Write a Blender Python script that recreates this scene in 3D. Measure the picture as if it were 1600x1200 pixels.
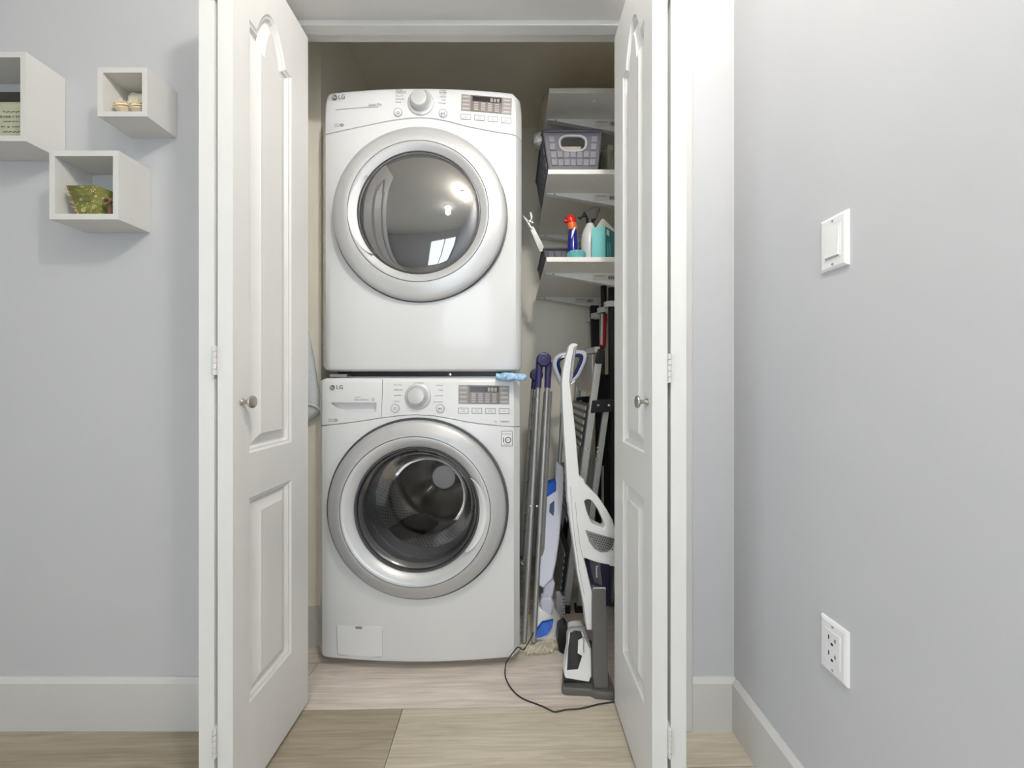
import bpy, bmesh, math, random
from mathutils import Vector, Matrix, noise
R = math.radians
random.seed(7)
for o in list(bpy.data.objects): bpy.data.objects.remove(o)
scene = bpy.context.scene
COL = scene.collection

# ------------------------------------------------------------------ camera
F = 570.0            # focal length in pixels of a 1600 px wide frame
HC = 0.975           # camera height
cam = bpy.data.cameras.new('camera'); cam.sensor_width = 36.0; cam.lens = F/1600*36.0
cam.clip_start = 0.05; cam.clip_end = 60
camo = bpy.data.objects.new('camera', cam); COL.objects.link(camo)
camo.location = (0, 0, HC); camo.rotation_euler = (R(90), 0, 0)
scene.camera = camo

# ------------------------------------------------------------------ world, exposure
w = bpy.data.worlds.new('daylight'); scene.world = w; w.use_nodes = True
bg = w.node_tree.nodes['Background']; bg.inputs[0].default_value = (0.80, 0.88, 1.0, 1); bg.inputs[1].default_value = 1.0
scene.view_settings.view_transform = 'Standard'; scene.view_settings.look = 'None'
scene.cycles.max_bounces = 16; scene.cycles.diffuse_bounces = 12
scene.view_settings.gamma = 1.0; scene.view_settings.use_curve_mapping = False
scene.view_settings.exposure = 0.04
WINDOW_POWER = 37.0
SIDE_FILL_POWER = 56.0
LAMP_POWERS = {"a": 39.0, "b": 3.0}
CEIL = 2.44
ZW = 1.038           # front plane of the closet wall
XR = 0.632           # right wall
wl = bpy.data.lights.new('window_daylight', 'AREA'); wl.shape = 'RECTANGLE'; wl.size = 1.4; wl.size_y = 2.0
wl.energy = WINDOW_POWER; wl.color = (0.86, 0.93, 1.0)
wlo = bpy.data.objects.new('window_daylight', wl); COL.objects.link(wlo)
wlo.location = (-.10, -2.75, 1.11); wlo.rotation_euler = (R(90), 0, 0)

wl2 = bpy.data.lights.new('added_side_fill', 'AREA'); wl2.shape = 'RECTANGLE'; wl2.size = 1.6; wl2.size_y = 1.9  # added fill light from the left, lifts the right wall and floor
wl2.energy = SIDE_FILL_POWER; wl2.color = (0.86, 0.93, 1.0)
wlo2 = bpy.data.objects.new('added_side_fill', wl2); COL.objects.link(wlo2)
wlo2.location = (-2.78, -1.15, 1.2); wlo2.rotation_euler = (R(90), 0, R(-90))

# ------------------------------------------------------------------ helpers
ORG = {}
V = Vector
def W(px, py, z):
    return V(((px-800)*z/F, z, HC+(600-py)*z/F))

class MB:
    def __init__(s): s.v = []; s.f = []
    def add(s, vs, fs):
        b = len(s.v); s.v += [V(p) for p in vs]; s.f += [tuple(b+i for i in f) for f in fs]; return s
    def box(s, x0, x1, y0, y1, z0, z1):
        return s.add([(x0,y0,z0),(x1,y0,z0),(x1,y1,z0),(x0,y1,z0),(x0,y0,z1),(x1,y0,z1),(x1,y1,z1),(x0,y1,z1)],
              [(0,3,2,1),(4,5,6,7),(0,1,5,4),(1,2,6,5),(2,3,7,6),(3,0,4,7)])
    def loft(s, loops, cap0=True, cap1=True, closed=False):
        n = len(loops[0]); vs = [p for l in loops for p in l]; fs = []
        m = len(loops)
        for j in range(m if closed else m-1):
            k = (j+1) % m
            for i in range(n):
                i2 = (i+1) % n
                fs.append((j*n+i, j*n+i2, k*n+i2, k*n+i))
        if not closed:
            if cap0: fs.append(tuple(range(n-1,-1,-1)))
            if cap1: fs.append(tuple((m-1)*n+i for i in range(n)))
        return s.add(vs, fs)
    def tube(s, pts, r, n=10, closed=False, caps=True):
        pts = [V(p) for p in pts]; m = len(pts)
        rs = r if isinstance(r, (list, tuple)) else [r]*m
        loops = []; prev = None
        for i in range(m):
            if closed: t = pts[(i+1) % m]-pts[i-1]
            else: t = pts[min(i+1, m-1)]-pts[max(i-1, 0)]
            t.normalize()
            if prev is None:
                a = V((0,0,1)) if abs(t.z) < .9 else V((1,0,0))
                u = t.cross(a).normalized()
            else:
                u = (prev-t*prev.dot(t)).normalized()
            prev = u; b = t.cross(u)
            loops.append([pts[i]+(u*math.cos(2*math.pi*k/n)+b*math.sin(2*math.pi*k/n))*rs[i] for k in range(n)])
        return s.loft(loops, caps, caps, closed)
    def lathe(s, prof, c, axis='-Y', n=48, cap0=False, cap1=False):
        c = V(c)
        if isinstance(axis, str):
            N = {'-Y': V((0,-1,0)), 'Z': V((0,0,1)), 'X': V((1,0,0)), '-X': V((-1,0,0)), 'Y': V((0,1,0))}[axis]
        else: N = V(axis).normalized()
        a = V((0,0,1)) if abs(N.z) < .9 else V((1,0,0))
        U = N.cross(a).normalized(); B = N.cross(U)
        loops = [[c+N*d+(U*math.cos(2*math.pi*k/n)+B*math.sin(2*math.pi*k/n))*r for k in range(n)] for r, d in prof]
        return s.loft(loops, cap0, cap1)
    def prism(s, poly, off):
        """polygon of 3D points, extruded by vector off"""
        off = V(off); p = [V(q) for q in poly]
        return s.loft([p, [q+off for q in p]])
    def plate(s, outer, holes, off):
        """planar-ish polygon with holes, extruded by off"""
        off = V(off)
        bm = bmesh.new(); edges = []
        loops = [[V(q) for q in outer]]+[[V(q) for q in h] for h in holes]
        for l in loops:
            vs = [bm.verts.new(q) for q in l]
            edges += [bm.edges.new((vs[i], vs[(i+1) % len(vs)])) for i in range(len(vs))]
        bmesh.ops.triangle_fill(bm, use_beauty=True, use_dissolve=False, edges=edges)
        bm.verts.index_update()
        vs = [v.co.copy() for v in bm.verts]; fs = [tuple(v.index for v in f.verts) for f in bm.faces]
        bm.free()
        s.add(vs, fs)
        if off.length > 0:
            s.add([q+off for q in vs], fs)
            for l in loops: s.loft([l, [q+off for q in l]], False, False)
        return s
    def grid(s, rows):
        m = len(rows); n = len(rows[0])
        return s.add([p for r_ in rows for p in r_], [(j*n+i, j*n+i+1, (j+1)*n+i+1, (j+1)*n+i) for j in range(m-1) for i in range(n-1)])
    def build(s, name, mat, parent=None, origin=None, smooth=35, bevel=0, seg=2, merge=True, recalc=True, mods=None):
        o0 = ORG[parent] if parent is not None else V(origin if origin is not None else (0,0,0))
        me = bpy.data.meshes.new(name)
        me.from_pydata([tuple(p-o0) for p in s.v], [], s.f)
        bm = bmesh.new(); bm.from_mesh(me)
        if merge: bmesh.ops.remove_doubles(bm, verts=bm.verts, dist=1e-5)
        if recalc: bmesh.ops.recalc_face_normals(bm, faces=bm.faces)
        bm.to_mesh(me); bm.free()
        if smooth:
            me.polygons.foreach_set('use_smooth', [True]*len(me.polygons))
            me.set_sharp_from_angle(angle=R(smooth))
        me.materials.append(mat)
        o = bpy.data.objects.new(name, me); COL.objects.link(o)
        if parent is not None: o.parent = parent
        else: o.location = o0
        ORG[o] = o0
        if bevel:
            b = o.modifiers.new('bevel', 'BEVEL'); b.width = bevel; b.segments = seg; b.limit_method = 'ANGLE'; b.angle_limit = R(40)
            b.harden_normals = False
        return o

def thing(name, loc, label=None, cat=None, group=None, kind=None):
    o = bpy.data.objects.new(name, None); COL.objects.link(o); o.location = loc; o.empty_display_size = .05
    ORG[o] = V(loc); tag(o, label, cat, group, kind); return o
def tag(o, label=None, cat=None, group=None, kind=None):
    if label: o['label'] = label
    if cat: o['category'] = cat
    if group: o['group'] = group
    if kind: o['kind'] = kind
    return o
def rounded(pts, r, n=4):
    """round the corners of a 2D polygon"""
    out = []; m = len(pts)
    for i in range(m):
        p = V((pts[i][0], pts[i][1], 0)); a = V((*pts[i-1][:2], 0)); b = V((*pts[(i+1) % m][:2], 0))
        da = (a-p); db = (b-p); ra = min(r, da.length*.45); rb = min(r, db.length*.45)
        p0 = p+da.normalized()*ra; p1 = p+db.normalized()*rb
        for k in range(n+1):
            t = k/n; q = p0*(1-t)**2+p*2*t*(1-t)+p1*t*t
            out.append((q.x, q.y))
    return out
def boolean_cut(o, cutter):
    m = o.modifiers.new('cut', 'BOOLEAN'); m.operation = 'DIFFERENCE'; m.solver = 'EXACT'; m.object = cutter
    bpy.context.view_layer.update()
    dg = bpy.context.evaluated_depsgraph_get()
    me = bpy.data.meshes.new_from_object(o.evaluated_get(dg))
    o.modifiers.remove(m); old = o.data; o.data = me; me.name = old.name
    me.polygons.foreach_set('use_smooth', [True]*len(me.polygons)); me.set_sharp_from_angle(angle=R(35))
    bpy.data.objects.remove(cutter)

# ------------------------------------------------------------------ materials
def mat(name, col, rough=.5, metal=0, var=.03, vscale=6.0, bump=0, bscale=60, spec=.5, coat=0, stretch=None, emit=None, sheen=0):
    m = bpy.data.materials.new(name); m.use_nodes = True
    nt = m.node_tree; b = nt.nodes['Principled BSDF']
    b.inputs['Roughness'].default_value = rough; b.inputs['Metallic'].default_value = metal
    b.inputs['Specular IOR Level'].default_value = spec; b.inputs['Coat Weight'].default_value = coat
    b.inputs['Coat Roughness'].default_value = .08
    tc = nt.nodes.new('ShaderNodeTexCoord'); mp = nt.nodes.new('ShaderNodeMapping')
    if stretch: mp.inputs['Scale'].default_value = stretch
    nt.links.new(tc.outputs['Object'], mp.inputs[0])
    n = nt.nodes.new('ShaderNodeTexNoise'); n.inputs['Scale'].default_value = vscale; n.inputs['Detail'].default_value = 4
    nt.links.new(mp.outputs[0], n.inputs['Vector'])
    cr = nt.nodes.new('ShaderNodeValToRGB')
    lo = [max(0, c*(1-var)) for c in col]; hi = [min(1, c*(1+var)) for c in col]
    cr.color_ramp.elements[0].position = .3; cr.color_ramp.elements[1].position = .7
    cr.color_ramp.elements[0].color = (*lo, 1); cr.color_ramp.elements[1].color = (*hi, 1)
    nt.links.new(n.outputs[0], cr.inputs[0]); nt.links.new(cr.outputs[0], b.inputs['Base Color'])
    if bump:
        n2 = nt.nodes.new('ShaderNodeTexNoise'); n2.inputs['Scale'].default_value = bscale; n2.inputs['Detail'].default_value = 3
        nt.links.new(mp.outputs[0], n2.inputs['Vector'])
        bp = nt.nodes.new('ShaderNodeBump'); bp.inputs['Strength'].default_value = bump; bp.inputs['Distance'].default_value = .002
        nt.links.new(n2.outputs[0], bp.inputs['Height']); nt.links.new(bp.outputs[0], b.inputs['Normal'])
    if emit:
        b.inputs['Emission Color'].default_value = (*emit[:3], 1); b.inputs['Emission Strength'].default_value = emit[3]
    return m
def glass_mat(name, tint, refl_rough=.02, ior=1.5, extra=0.0):
    m = bpy.data.materials.new(name); m.use_nodes = True; nt = m.node_tree; nt.nodes.clear()
    out = nt.nodes.new('ShaderNodeOutputMaterial'); mix = nt.nodes.new('ShaderNodeMixShader')
    t = nt.nodes.new('ShaderNodeBsdfTransparent'); t.inputs[0].default_value = (*tint, 1)
    g = nt.nodes.new('ShaderNodeBsdfGlossy'); g.inputs['Roughness'].default_value = refl_rough; g.inputs[0].default_value = (1,1,1,1)
    fr = nt.nodes.new('ShaderNodeFresnel'); fr.inputs[0].default_value = ior
    ad = nt.nodes.new('ShaderNodeMath'); ad.operation = 'ADD'; ad.use_clamp = True; ad.inputs[1].default_value = extra
    nt.links.new(fr.outputs[0], ad.inputs[0]); nt.links.new(ad.outputs[0], mix.inputs[0])
    nt.links.new(t.outputs[0], mix.inputs[1]); nt.links.new(g.outputs[0], mix.inputs[2]); nt.links.new(mix.outputs[0], out.inputs[0])
    return m
M = {}
M['wall'] = mat('wall_paint', (.545, .552, .572), .55, var=.012, vscale=3, bump=.06, bscale=220, spec=.3)
M['closet'] = mat('closet_paint', (.92, .88, .785), .6, var=.02, vscale=3, bump=.06, bscale=200, spec=.3)
M['ceiling'] = mat('ceiling_paint', (.92, .875, .78), .8, var=.015, vscale=4, bump=.1, bscale=150, spec=.2)
M['trim'] = mat('trim_paint', (.61, .604, .592), .4, var=.012, vscale=5, bump=.03, bscale=150)
M['door'] = mat('door_paint', (.71, .706, .692), .42, var=.012, vscale=5, bump=.12, bscale=60, stretch=(6, 6, .5))
M['enamel'] = mat('white_enamel', (.71, .715, .722), .22, var=.006, vscale=2, spec=.5, coat=.3)
M['panelplastic'] = mat('white_plastic', (.71, .715, .722), .3, var=.006, vscale=2, spec=.5)
M['seam'] = mat('seam_shadow_grey', (.22, .22, .23), .6)
M['silver'] = mat('satin_silver', (.50, .50, .51), .42, metal=.35, var=.01, vscale=3)
M['silver2'] = mat('pale_silver', (.60, .605, .615), .36, metal=.35, var=.01, vscale=3)
M['gasket'] = mat('dark_trim', (.06, .06, .065), .35)
M['chrome'] = mat('chrome', (.75, .75, .75), .12, metal=1, var=.02)
M['nickel'] = mat('brushed_nickel', (.50, .46, .42), .3, metal=1, var=.06, vscale=40)
M['ink'] = mat('grey_print', (.10, .10, .11), .6)
M['inklight'] = mat('pale_grey_print', (.32, .32, .34), .6)
M['display'] = mat('display_brown', (.17, .145, .135), .25, var=.1, vscale=20)
M['displayside'] = mat('display_grey', (.30, .28, .275), .35, var=.05)
M['screenblack'] = mat('screen_black', (.02, .017, .017), .2)
M['marks'] = mat('display_print', (.62, .60, .58), .5)
M['digits'] = mat('display_digits', (.55, .52, .44), .5)
M['steel'] = mat('drum_steel', (.66, .64, .61), .34, metal=.8, var=.06, vscale=14)
M['steeldark'] = mat('drum_back_steel', (.20, .185, .17), .3, metal=1, var=.15, vscale=8)
M['hub'] = mat('drum_hub', (.62, .60, .58), .55, metal=.3)
M['lifter'] = mat('lifter_grey', (.016, .016, .018), .3, var=.1)
M['bowl'] = glass_mat('door_bowl_glass', (.92, .92, .92), .03, 1.40, .0)
M['bowlside'] = glass_mat('door_bowl_side_glass', (.74, .74, .75), .12, 1.5, .09)
M['rubber'] = mat('grey_gasket_rubber', (.16, .16, .17), .5)
M['black'] = mat('black_plastic', (.012, .012, .013), .4, var=.2)
M['blackcloth'] = mat('black_fabric', (.010, .010, .012), .85, var=.3, bump=.3)
M['shelf'] = mat('white_shelf', (.86, .84, .80), .4, var=.01)
M['bracket'] = mat('white_bracket', (.80, .80, .80), .35, var=.01)
M['paper'] = mat('paper_label', (.70, .68, .64), .7)
M['carton'] = mat('pinkish_carton', (.55, .44, .38), .7, var=.1, vscale=20)
M['alu'] = mat('aluminium', (.42, .415, .41), .42, metal=.7, var=.05, vscale=30, stretch=(1, 1, .2))
M['alumat'] = mat('ladder_aluminium', (.50, .495, .48), .48, metal=.5, var=.06, vscale=40, bump=.15, bscale=300)
M['purple'] = mat('purple_plastic', (.035, .030, .12), .4, var=.1)
M['white'] = mat('white_gloss_plastic', (.78, .78, .78), .25, var=.01)
M['lavender'] = mat('lavender_white_plastic', (.66, .67, .78), .28, var=.01)
M['navy'] = mat('navy_plastic', (.01, .03, .11), .25, var=.1)
M['tank'] = mat('blue_tank', (.004, .09, .50), .45, var=.25, vscale=30, spec=.25)
M['fuzz'] = mat('cream_microfibre', (.70, .66, .54), .95, var=.2, vscale=80, bump=.6, bscale=300)
M['cup'] = mat('dark_blue_cup', (.012, .014, .035), .1, var=.4, vscale=12, coat=.6)
M['smoke'] = mat('smoked_window', (.018, .018, .022), .08, var=.4, vscale=20, coat=.5)
M['dock'] = mat('dark_grey_plastic', (.10, .095, .088), .42, var=.04)
M['greyplastic'] = mat('mid_grey_plastic', (.30, .30, .31), .45, var=.05)
M['grille'] = mat('grey_grille', (.27, .26, .255), .4, metal=.4)
M['basket'] = mat('grey_basket', (.11, .105, .135), .5, var=.06)
M['basketlt'] = mat('grey_basket_strip', (.22, .22, .255), .5, var=.08, vscale=40, bump=.3, bscale=250)
M['handlering'] = mat('cream_grey_handle', (.52, .52, .52), .45)
M['basketdk'] = mat('dark_basket', (.06, .06, .072), .5, var=.1)
M['bag'] = mat('cloudy_plastic', (.42, .42, .39), .3, var=.1, vscale=30, bump=.4, bscale=40)
M['greenbag'] = mat('olive_plastic', (.22, .23, .17), .3, var=.25, vscale=20, bump=.4, bscale=30)
M['cream'] = mat('cream_fabric', (.62, .57, .47), .9, var=.08, bump=.3)
M['red'] = mat('red_plastic', (.62, .015, .01), .25, var=.15, vscale=30)
M['orange'] = mat('orange_plastic', (.80, .16, .02), .35)
M['bluebottle'] = mat('blue_bottle', (.006, .012, .26), .18, var=.1, coat=.4)
M['teal'] = mat('teal_card', (.13, .50, .50), .5, var=.05, vscale=20)
M['tealdk'] = mat('dark_teal_card', (.01, .20, .22), .5, var=.05)
M['teallid'] = mat('teal_lid', (.15, .46, .47), .35, var=.05)
M['milky'] = mat('white_bottle', (.72, .72, .72), .3, var=.01)
M['cloth'] = mat('blue_cloth', (.36, .55, .82), .8, var=.35, vscale=90, bump=.5, bscale=120)
M['mesh'] = mat('mesh_bag_fabric', (.70, .74, .77), .8, var=.12, vscale=200, bump=.4, bscale=300)
M['cubeshelf'] = mat('cube_shelf_white', (.66, .652, .63), .45, var=.01)
M['rose'] = mat('cream_rose_fabric', (.80, .68, .50), .9, var=.08, bump=.3)
M['ivory'] = mat('ivory_fabric', (.70, .66, .55), .9, var=.06, bump=.3)
M['plaque'] = mat('pale_green_print', (.46, .47, .33), .7, var=.12, vscale=14)
M['frameblack'] = mat('black_frame', (.015, .014, .014), .3)
M['gold'] = mat('gold_print', (.55, .46, .24), .5, var=.2)
M['dried'] = mat('dried_flower', (.16, .09, .06), .9, var=.4, vscale=60)
M['driedpink'] = mat('dried_pink_petal', (.58, .38, .26), .9, var=.2)
M['wallplate'] = mat('switch_plastic', (.80, .80, .80), .3, var=.005)
M['slot'] = mat('dark_slot', (.02, .02, .02), .6)
M['cord'] = mat('black_cord', (.02, .018, .018), .45)
M['sticker'] = mat('white_sticker', (.78, .78, .78), .5)
M['redpole'] = mat('red_handle', (.42, .01, .02), .25, var=.2)
M['pin'] = mat('white_peg', (.75, .76, .70), .4)
M['brushblue'] = mat('blue_bristle', (.03, .07, .28), .6, var=.3, vscale=80)
M['lampglow'] = mat('lamp_diffuser', (.9, .9, .9), .5, emit=(1, .96, .90, 14))
M['pane'] = glass_mat('window_pane', (.95, .97, .97), .01)
M['outdoor'] = mat('outdoor_green', (.22, .30, .14), .9, var=.6, vscale=3)
# green card with gold floral flecks
def green_mat():
    m = mat('green_floral_card', (.16, .17, .035), .55, var=.15, vscale=15)
    nt = m.node_tree; b = nt.nodes['Principled BSDF']; src = b.inputs['Base Color'].links[0].from_socket
    wv = nt.nodes.new('ShaderNodeTexNoise'); wv.inputs['Scale'].default_value = 55; wv.inputs['Detail'].default_value = 2; wv.inputs['Distortion'].default_value = 3
    tc = [n for n in nt.nodes if n.type == 'TEX_COORD'][0]; nt.links.new(tc.outputs['Object'], wv.inputs['Vector'])
    cr = nt.nodes.new('ShaderNodeValToRGB'); cr.color_ramp.elements[0].position = .60; cr.color_ramp.elements[1].position = .64
    mx = nt.nodes.new('ShaderNodeMix'); mx.data_type = 'RGBA'; mx.inputs[7].default_value = (.42, .38, .17, 1)
    nt.links.new(wv.outputs[0], cr.inputs[0]); nt.links.new(cr.outputs[0], mx.inputs[0]); nt.links.new(src, mx.inputs[6]); nt.links.new(mx.outputs[2], b.inputs['Base Color'])
    return m
M['green'] = green_mat()
# convex dryer glass: strongly reflecting smoked glass
def dryer_glass():
    m = bpy.data.materials.new('smoked_dome_glass'); m.use_nodes = True; nt = m.node_tree; b = nt.nodes['Principled BSDF']
    b.inputs['Roughness'].default_value = .03; b.inputs['Specular IOR Level'].default_value = .8
    tc = nt.nodes.new('ShaderNodeTexCoord'); n = nt.nodes.new('ShaderNodeTexNoise'); n.inputs['Scale'].default_value = 5
    cr = nt.nodes.new('ShaderNodeValToRGB'); cr.color_ramp.elements[0].color = (.020, .020, .022, 1); cr.color_ramp.elements[1].color = (.034, .034, .036, 1)
    nt.links.new(tc.outputs['Object'], n.inputs['Vector']); nt.links.new(n.outputs[0], cr.inputs[0]); nt.links.new(cr.outputs[0], b.inputs['Base Color'])
    g = nt.nodes.new('ShaderNodeBsdfGlossy'); g.inputs['Roughness'].default_value = .035; g.inputs[0].default_value = (.9, .9, .92, 1)
    mx = nt.nodes.new('ShaderNodeMixShader'); mx.inputs[0].default_value = .22
    out = nt.nodes['Material Output']
    nt.links.new(b.outputs[0], mx.inputs[1]); nt.links.new(g.outputs[0], mx.inputs[2]); nt.links.new(mx.outputs[0], out.inputs[0])
    return m
M['dome'] = dryer_glass()
# wood plank: colour from the object colour, grain along X
def plank_mat():
    m = bpy.data.materials.new('plank_wood'); m.use_nodes = True; nt = m.node_tree; b = nt.nodes['Principled BSDF']
    b.inputs['Roughness'].default_value = .42
    oi = nt.nodes.new('ShaderNodeObjectInfo'); tc = nt.nodes.new('ShaderNodeTexCoord')
    ad = nt.nodes.new('ShaderNodeVectorMath'); ad.operation = 'ADD'
    cb = nt.nodes.new('ShaderNodeCombineXYZ'); ml = nt.nodes.new('ShaderNodeMath'); ml.operation = 'MULTIPLY'; ml.inputs[1].default_value = 37
    nt.links.new(oi.outputs['Random'], ml.inputs[0]); nt.links.new(ml.outputs[0], cb.inputs[0]); nt.links.new(ml.outputs[0], cb.inputs[2])
    nt.links.new(tc.outputs['Object'], ad.inputs[0]); nt.links.new(cb.outputs[0], ad.inputs[1])
    mp = nt.nodes.new('ShaderNodeMapping'); mp.inputs['Scale'].default_value = (.9, 9, 9); nt.links.new(ad.outputs[0], mp.inputs[0])
    n1 = nt.nodes.new('ShaderNodeTexNoise'); n1.inputs['Scale'].default_value = 3.2; n1.inputs['Detail'].default_value = 8; n1.inputs['Roughness'].default_value = .62; n1.inputs['Distortion'].default_value = .9
    nt.links.new(mp.outputs[0], n1.inputs['Vector'])
    mp2 = nt.nodes.new('ShaderNodeMapping'); mp2.inputs['Scale'].default_value = (3, 90, 90); nt.links.new(ad.outputs[0], mp2.inputs[0])
    n2 = nt.nodes.new('ShaderNodeTexNoise'); n2.inputs['Scale'].default_value = 2; n2.inputs['Detail'].default_value = 4
    nt.links.new(mp2.outputs[0], n2.inputs['Vector'])
    mixn = nt.nodes.new('ShaderNodeMix'); mixn.data_type = 'FLOAT'; mixn.inputs[0].default_value = .4
    nt.links.new(n1.outputs[0], mixn.inputs[2]); nt.links.new(n2.outputs[0], mixn.inputs[3])
    cr = nt.nodes.new('ShaderNodeValToRGB'); e = cr.color_ramp.elements
    e[0].position = .30; e[0].color = (.62, .59, .56, 1); e[1].position = .68; e[1].color = (1.12, 1.12, 1.12, 1)
    nt.links.new(mixn.outputs[0], cr.inputs[0])
    mul = nt.nodes.new('ShaderNodeMix'); mul.data_type = 'RGBA'; mul.blend_type = 'MULTIPLY'; mul.inputs[0].default_value = 1
    nt.links.new(oi.outputs['Color'], mul.inputs[6]); nt.links.new(cr.outputs[0], mul.inputs[7]); nt.links.new(mul.outputs[2], b.inputs['Base Color'])
    bp = nt.nodes.new('ShaderNodeBump'); bp.inputs['Strength'].default_value = .15; bp.inputs['Distance'].default_value = .001
    nt.links.new(n2.outputs[0], bp.inputs['Height']); nt.links.new(bp.outputs[0], b.inputs['Normal'])
    return m
M['plank'] = plank_mat()

# ------------------------------------------------------------------ the setting
def struct(name, mb, m, bevel=0, parent=None):
    o = mb.build(name, m, parent, bevel=bevel)
    o['kind'] = 'structure'; return o
XL = -2.6; YB = -2.6; XJL = -.735; XJR = .42; HD = 2.07; YC = 2.085; XCL = -.715; XCR = .525
ZI = 1.15
struct('wall_front_left', MB().box(XL, XJL, ZW, ZI, 0, CEIL), M['wall'])
struct('wall_front_right', MB().box(XJR, XR, ZW, ZI, 0, CEIL), M['wall'])
struct('wall_front_top', MB().box(XJL, XJR, ZW, ZI, HD, CEIL), M['wall'])
struct('wall_right', MB().box(XR, XR+.12, YB, ZI, 0, CEIL), M['wall'])
struct('wall_left', MB().box(XL-.12, XL, YB, -1.9, 0, CEIL).box(XL-.12, XL, -.4, ZI, 0, CEIL).box(XL-.12, XL, -1.9, -.4, 0, .3).box(XL-.12, XL, -1.9, -.4, 2.15, CEIL), M['wall'])
w2 = thing('added_window', (XL, -1.15, .3), kind='structure')  # unseen window, added as an opening for the side fill light
fr2 = MB()
for (a, b_, c, d) in ((-1.9, -1.85, .3, 2.15), (-.45, -.4, .3, 2.15), (-1.9, -.4, .3, .35), (-1.9, -.4, 2.10, 2.15), (-1.175, -1.125, .3, 2.15)):
    fr2.box(XL-.09, XL-.04, a, b_, c, d)
fr2.build('window_frame', M['trim'], w2)
for a in (-1.85, -1.125): MB().box(XL-.068, XL-.062, a, a+.675, .35, 2.10).build('window_pane', M['pane'], w2)
wb = MB(); wx0, wx1, wz0, wz1 = -.75, .55, .12, 2.1
wb.box(XL, wx0, YB-.12, YB, 0, CEIL).box(wx1, XR+.12, YB-.12, YB, 0, CEIL).box(wx0, wx1, YB-.12, YB, 0, wz0).box(wx0, wx1, YB-.12, YB, wz1, CEIL)
struct('wall_back', wb, M['wall'])
struct('ceiling', MB().box(XL-.12, XR+.12, YB-.12, YC+.12, CEIL, CEIL+.1), M['ceiling'])
cl = MB().box(-.95, XCL, 1.366, YC, 0, CEIL); struct('wall_closet_left', cl, M['closet'])
struct('wall_closet_return', MB().box(-.95, -.83, ZI, 1.366, 0, CEIL), M['closet'])
struct('wall_closet_right', MB().box(XCR, XCR+.12, ZI, YC, 0, CEIL), M['closet'])
struct('wall_closet_back', MB().box(-.95, XCR+.12, YC, YC+.12, 0, CEIL), M['closet'])
# window on the wall behind the camera
wn = thing('window_1', (-.10, YB, wz0), kind='structure')
fr = MB()
for (a, b_, c, d) in ((wx0, wx0+.05, wz0, wz1), (wx1-.05, wx1, wz0, wz1), (wx0, wx1, wz0, wz0+.05), (wx0, wx1, wz1-.05, wz1), (-.125, -.075, wz0, wz1)):
    fr.box(a, b_, YB-.09, YB-.04, c, d)
fr.build('window_frame', M['trim'], wn)
for a in (wx0+.05, -.075): MB().box(a, a+.575, YB-.068, YB-.062, wz0+.05, wz1-.05).build('window_pane', M['pane'], wn)
# baseboards
def baseboard(name, p0, p1, nrm, h=.145, t=.014):
    p0 = V((*p0, 0)); p1 = V((*p1, 0)); n = V((*nrm, 0))
    prof = [(0, 0), (t, 0), (t, h-.012), (t*.35, h), (0, h)]
    o = MB().loft([[p+n*a+V((0,0,b)) for a, b in prof] for p in (p0, p1)]).build(name, M['trim'], None)
    o['kind'] = 'structure'; return o
baseboard('baseboard_front_left', (XL, ZW), (XJL-.087, ZW), (0, -1))
baseboard('baseboard_front_right', (XJR+.087, ZW), (XR, ZW), (0, -1))
baseboard('baseboard_right', (XR, ZW-.014), (XR, YB), (-1, 0))
baseboard('baseboard_left', (XL, ZW), (XL, YB), (1, 0))
baseboard('baseboard_back', (XL, YB), (XR, YB), (0, 1))
baseboard('baseboard_closet_stub', (-.83, 1.366), (XCL+.009, 1.366), (0, -1), t=.010)
baseboard('baseboard_closet_left', (XCL, 1.366-.01), (XCL, YC), (1, 0), t=.010)
baseboard('baseboard_closet_right', (XCR, ZI), (XCR, YC), (-1, 0), t=.012)
baseboard('baseboard_closet_back', (XCL, YC), (XCR, YC), (0, -1), t=.012)
# door casing and jambs
def casing(name, x0, x1, z0, z1):
    return struct(name, MB().box(x0, x1, ZW-.018, ZW, z0, z1), M['trim'], bevel=.004)
casing('trim_1', XJL-.087, XJL, 0, HD+.087); casing('trim_2', XJR, XJR+.087, 0, HD+.087); casing('trim_3', XJL, XJR, HD, HD+.087)
struct('trim_4', MB().box(XJL, XJL+.012, ZW-.01, ZI+.005, 0, HD), M['trim']); struct('trim_5', MB().box(XJR-.012, XJR, ZW-.01, ZI+.005, 0, HD), M['trim'])
struct('trim_6', MB().box(XJL+.012, XJR-.012, ZW-.01, ZI+.005, HD-.012, HD), M['trim'])
struct('trim_7', MB().box(XJL+.012, XJR-.012, 1.085, 1.115, HD-.028, HD-.012), M['trim'])   # folding-door track
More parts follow.
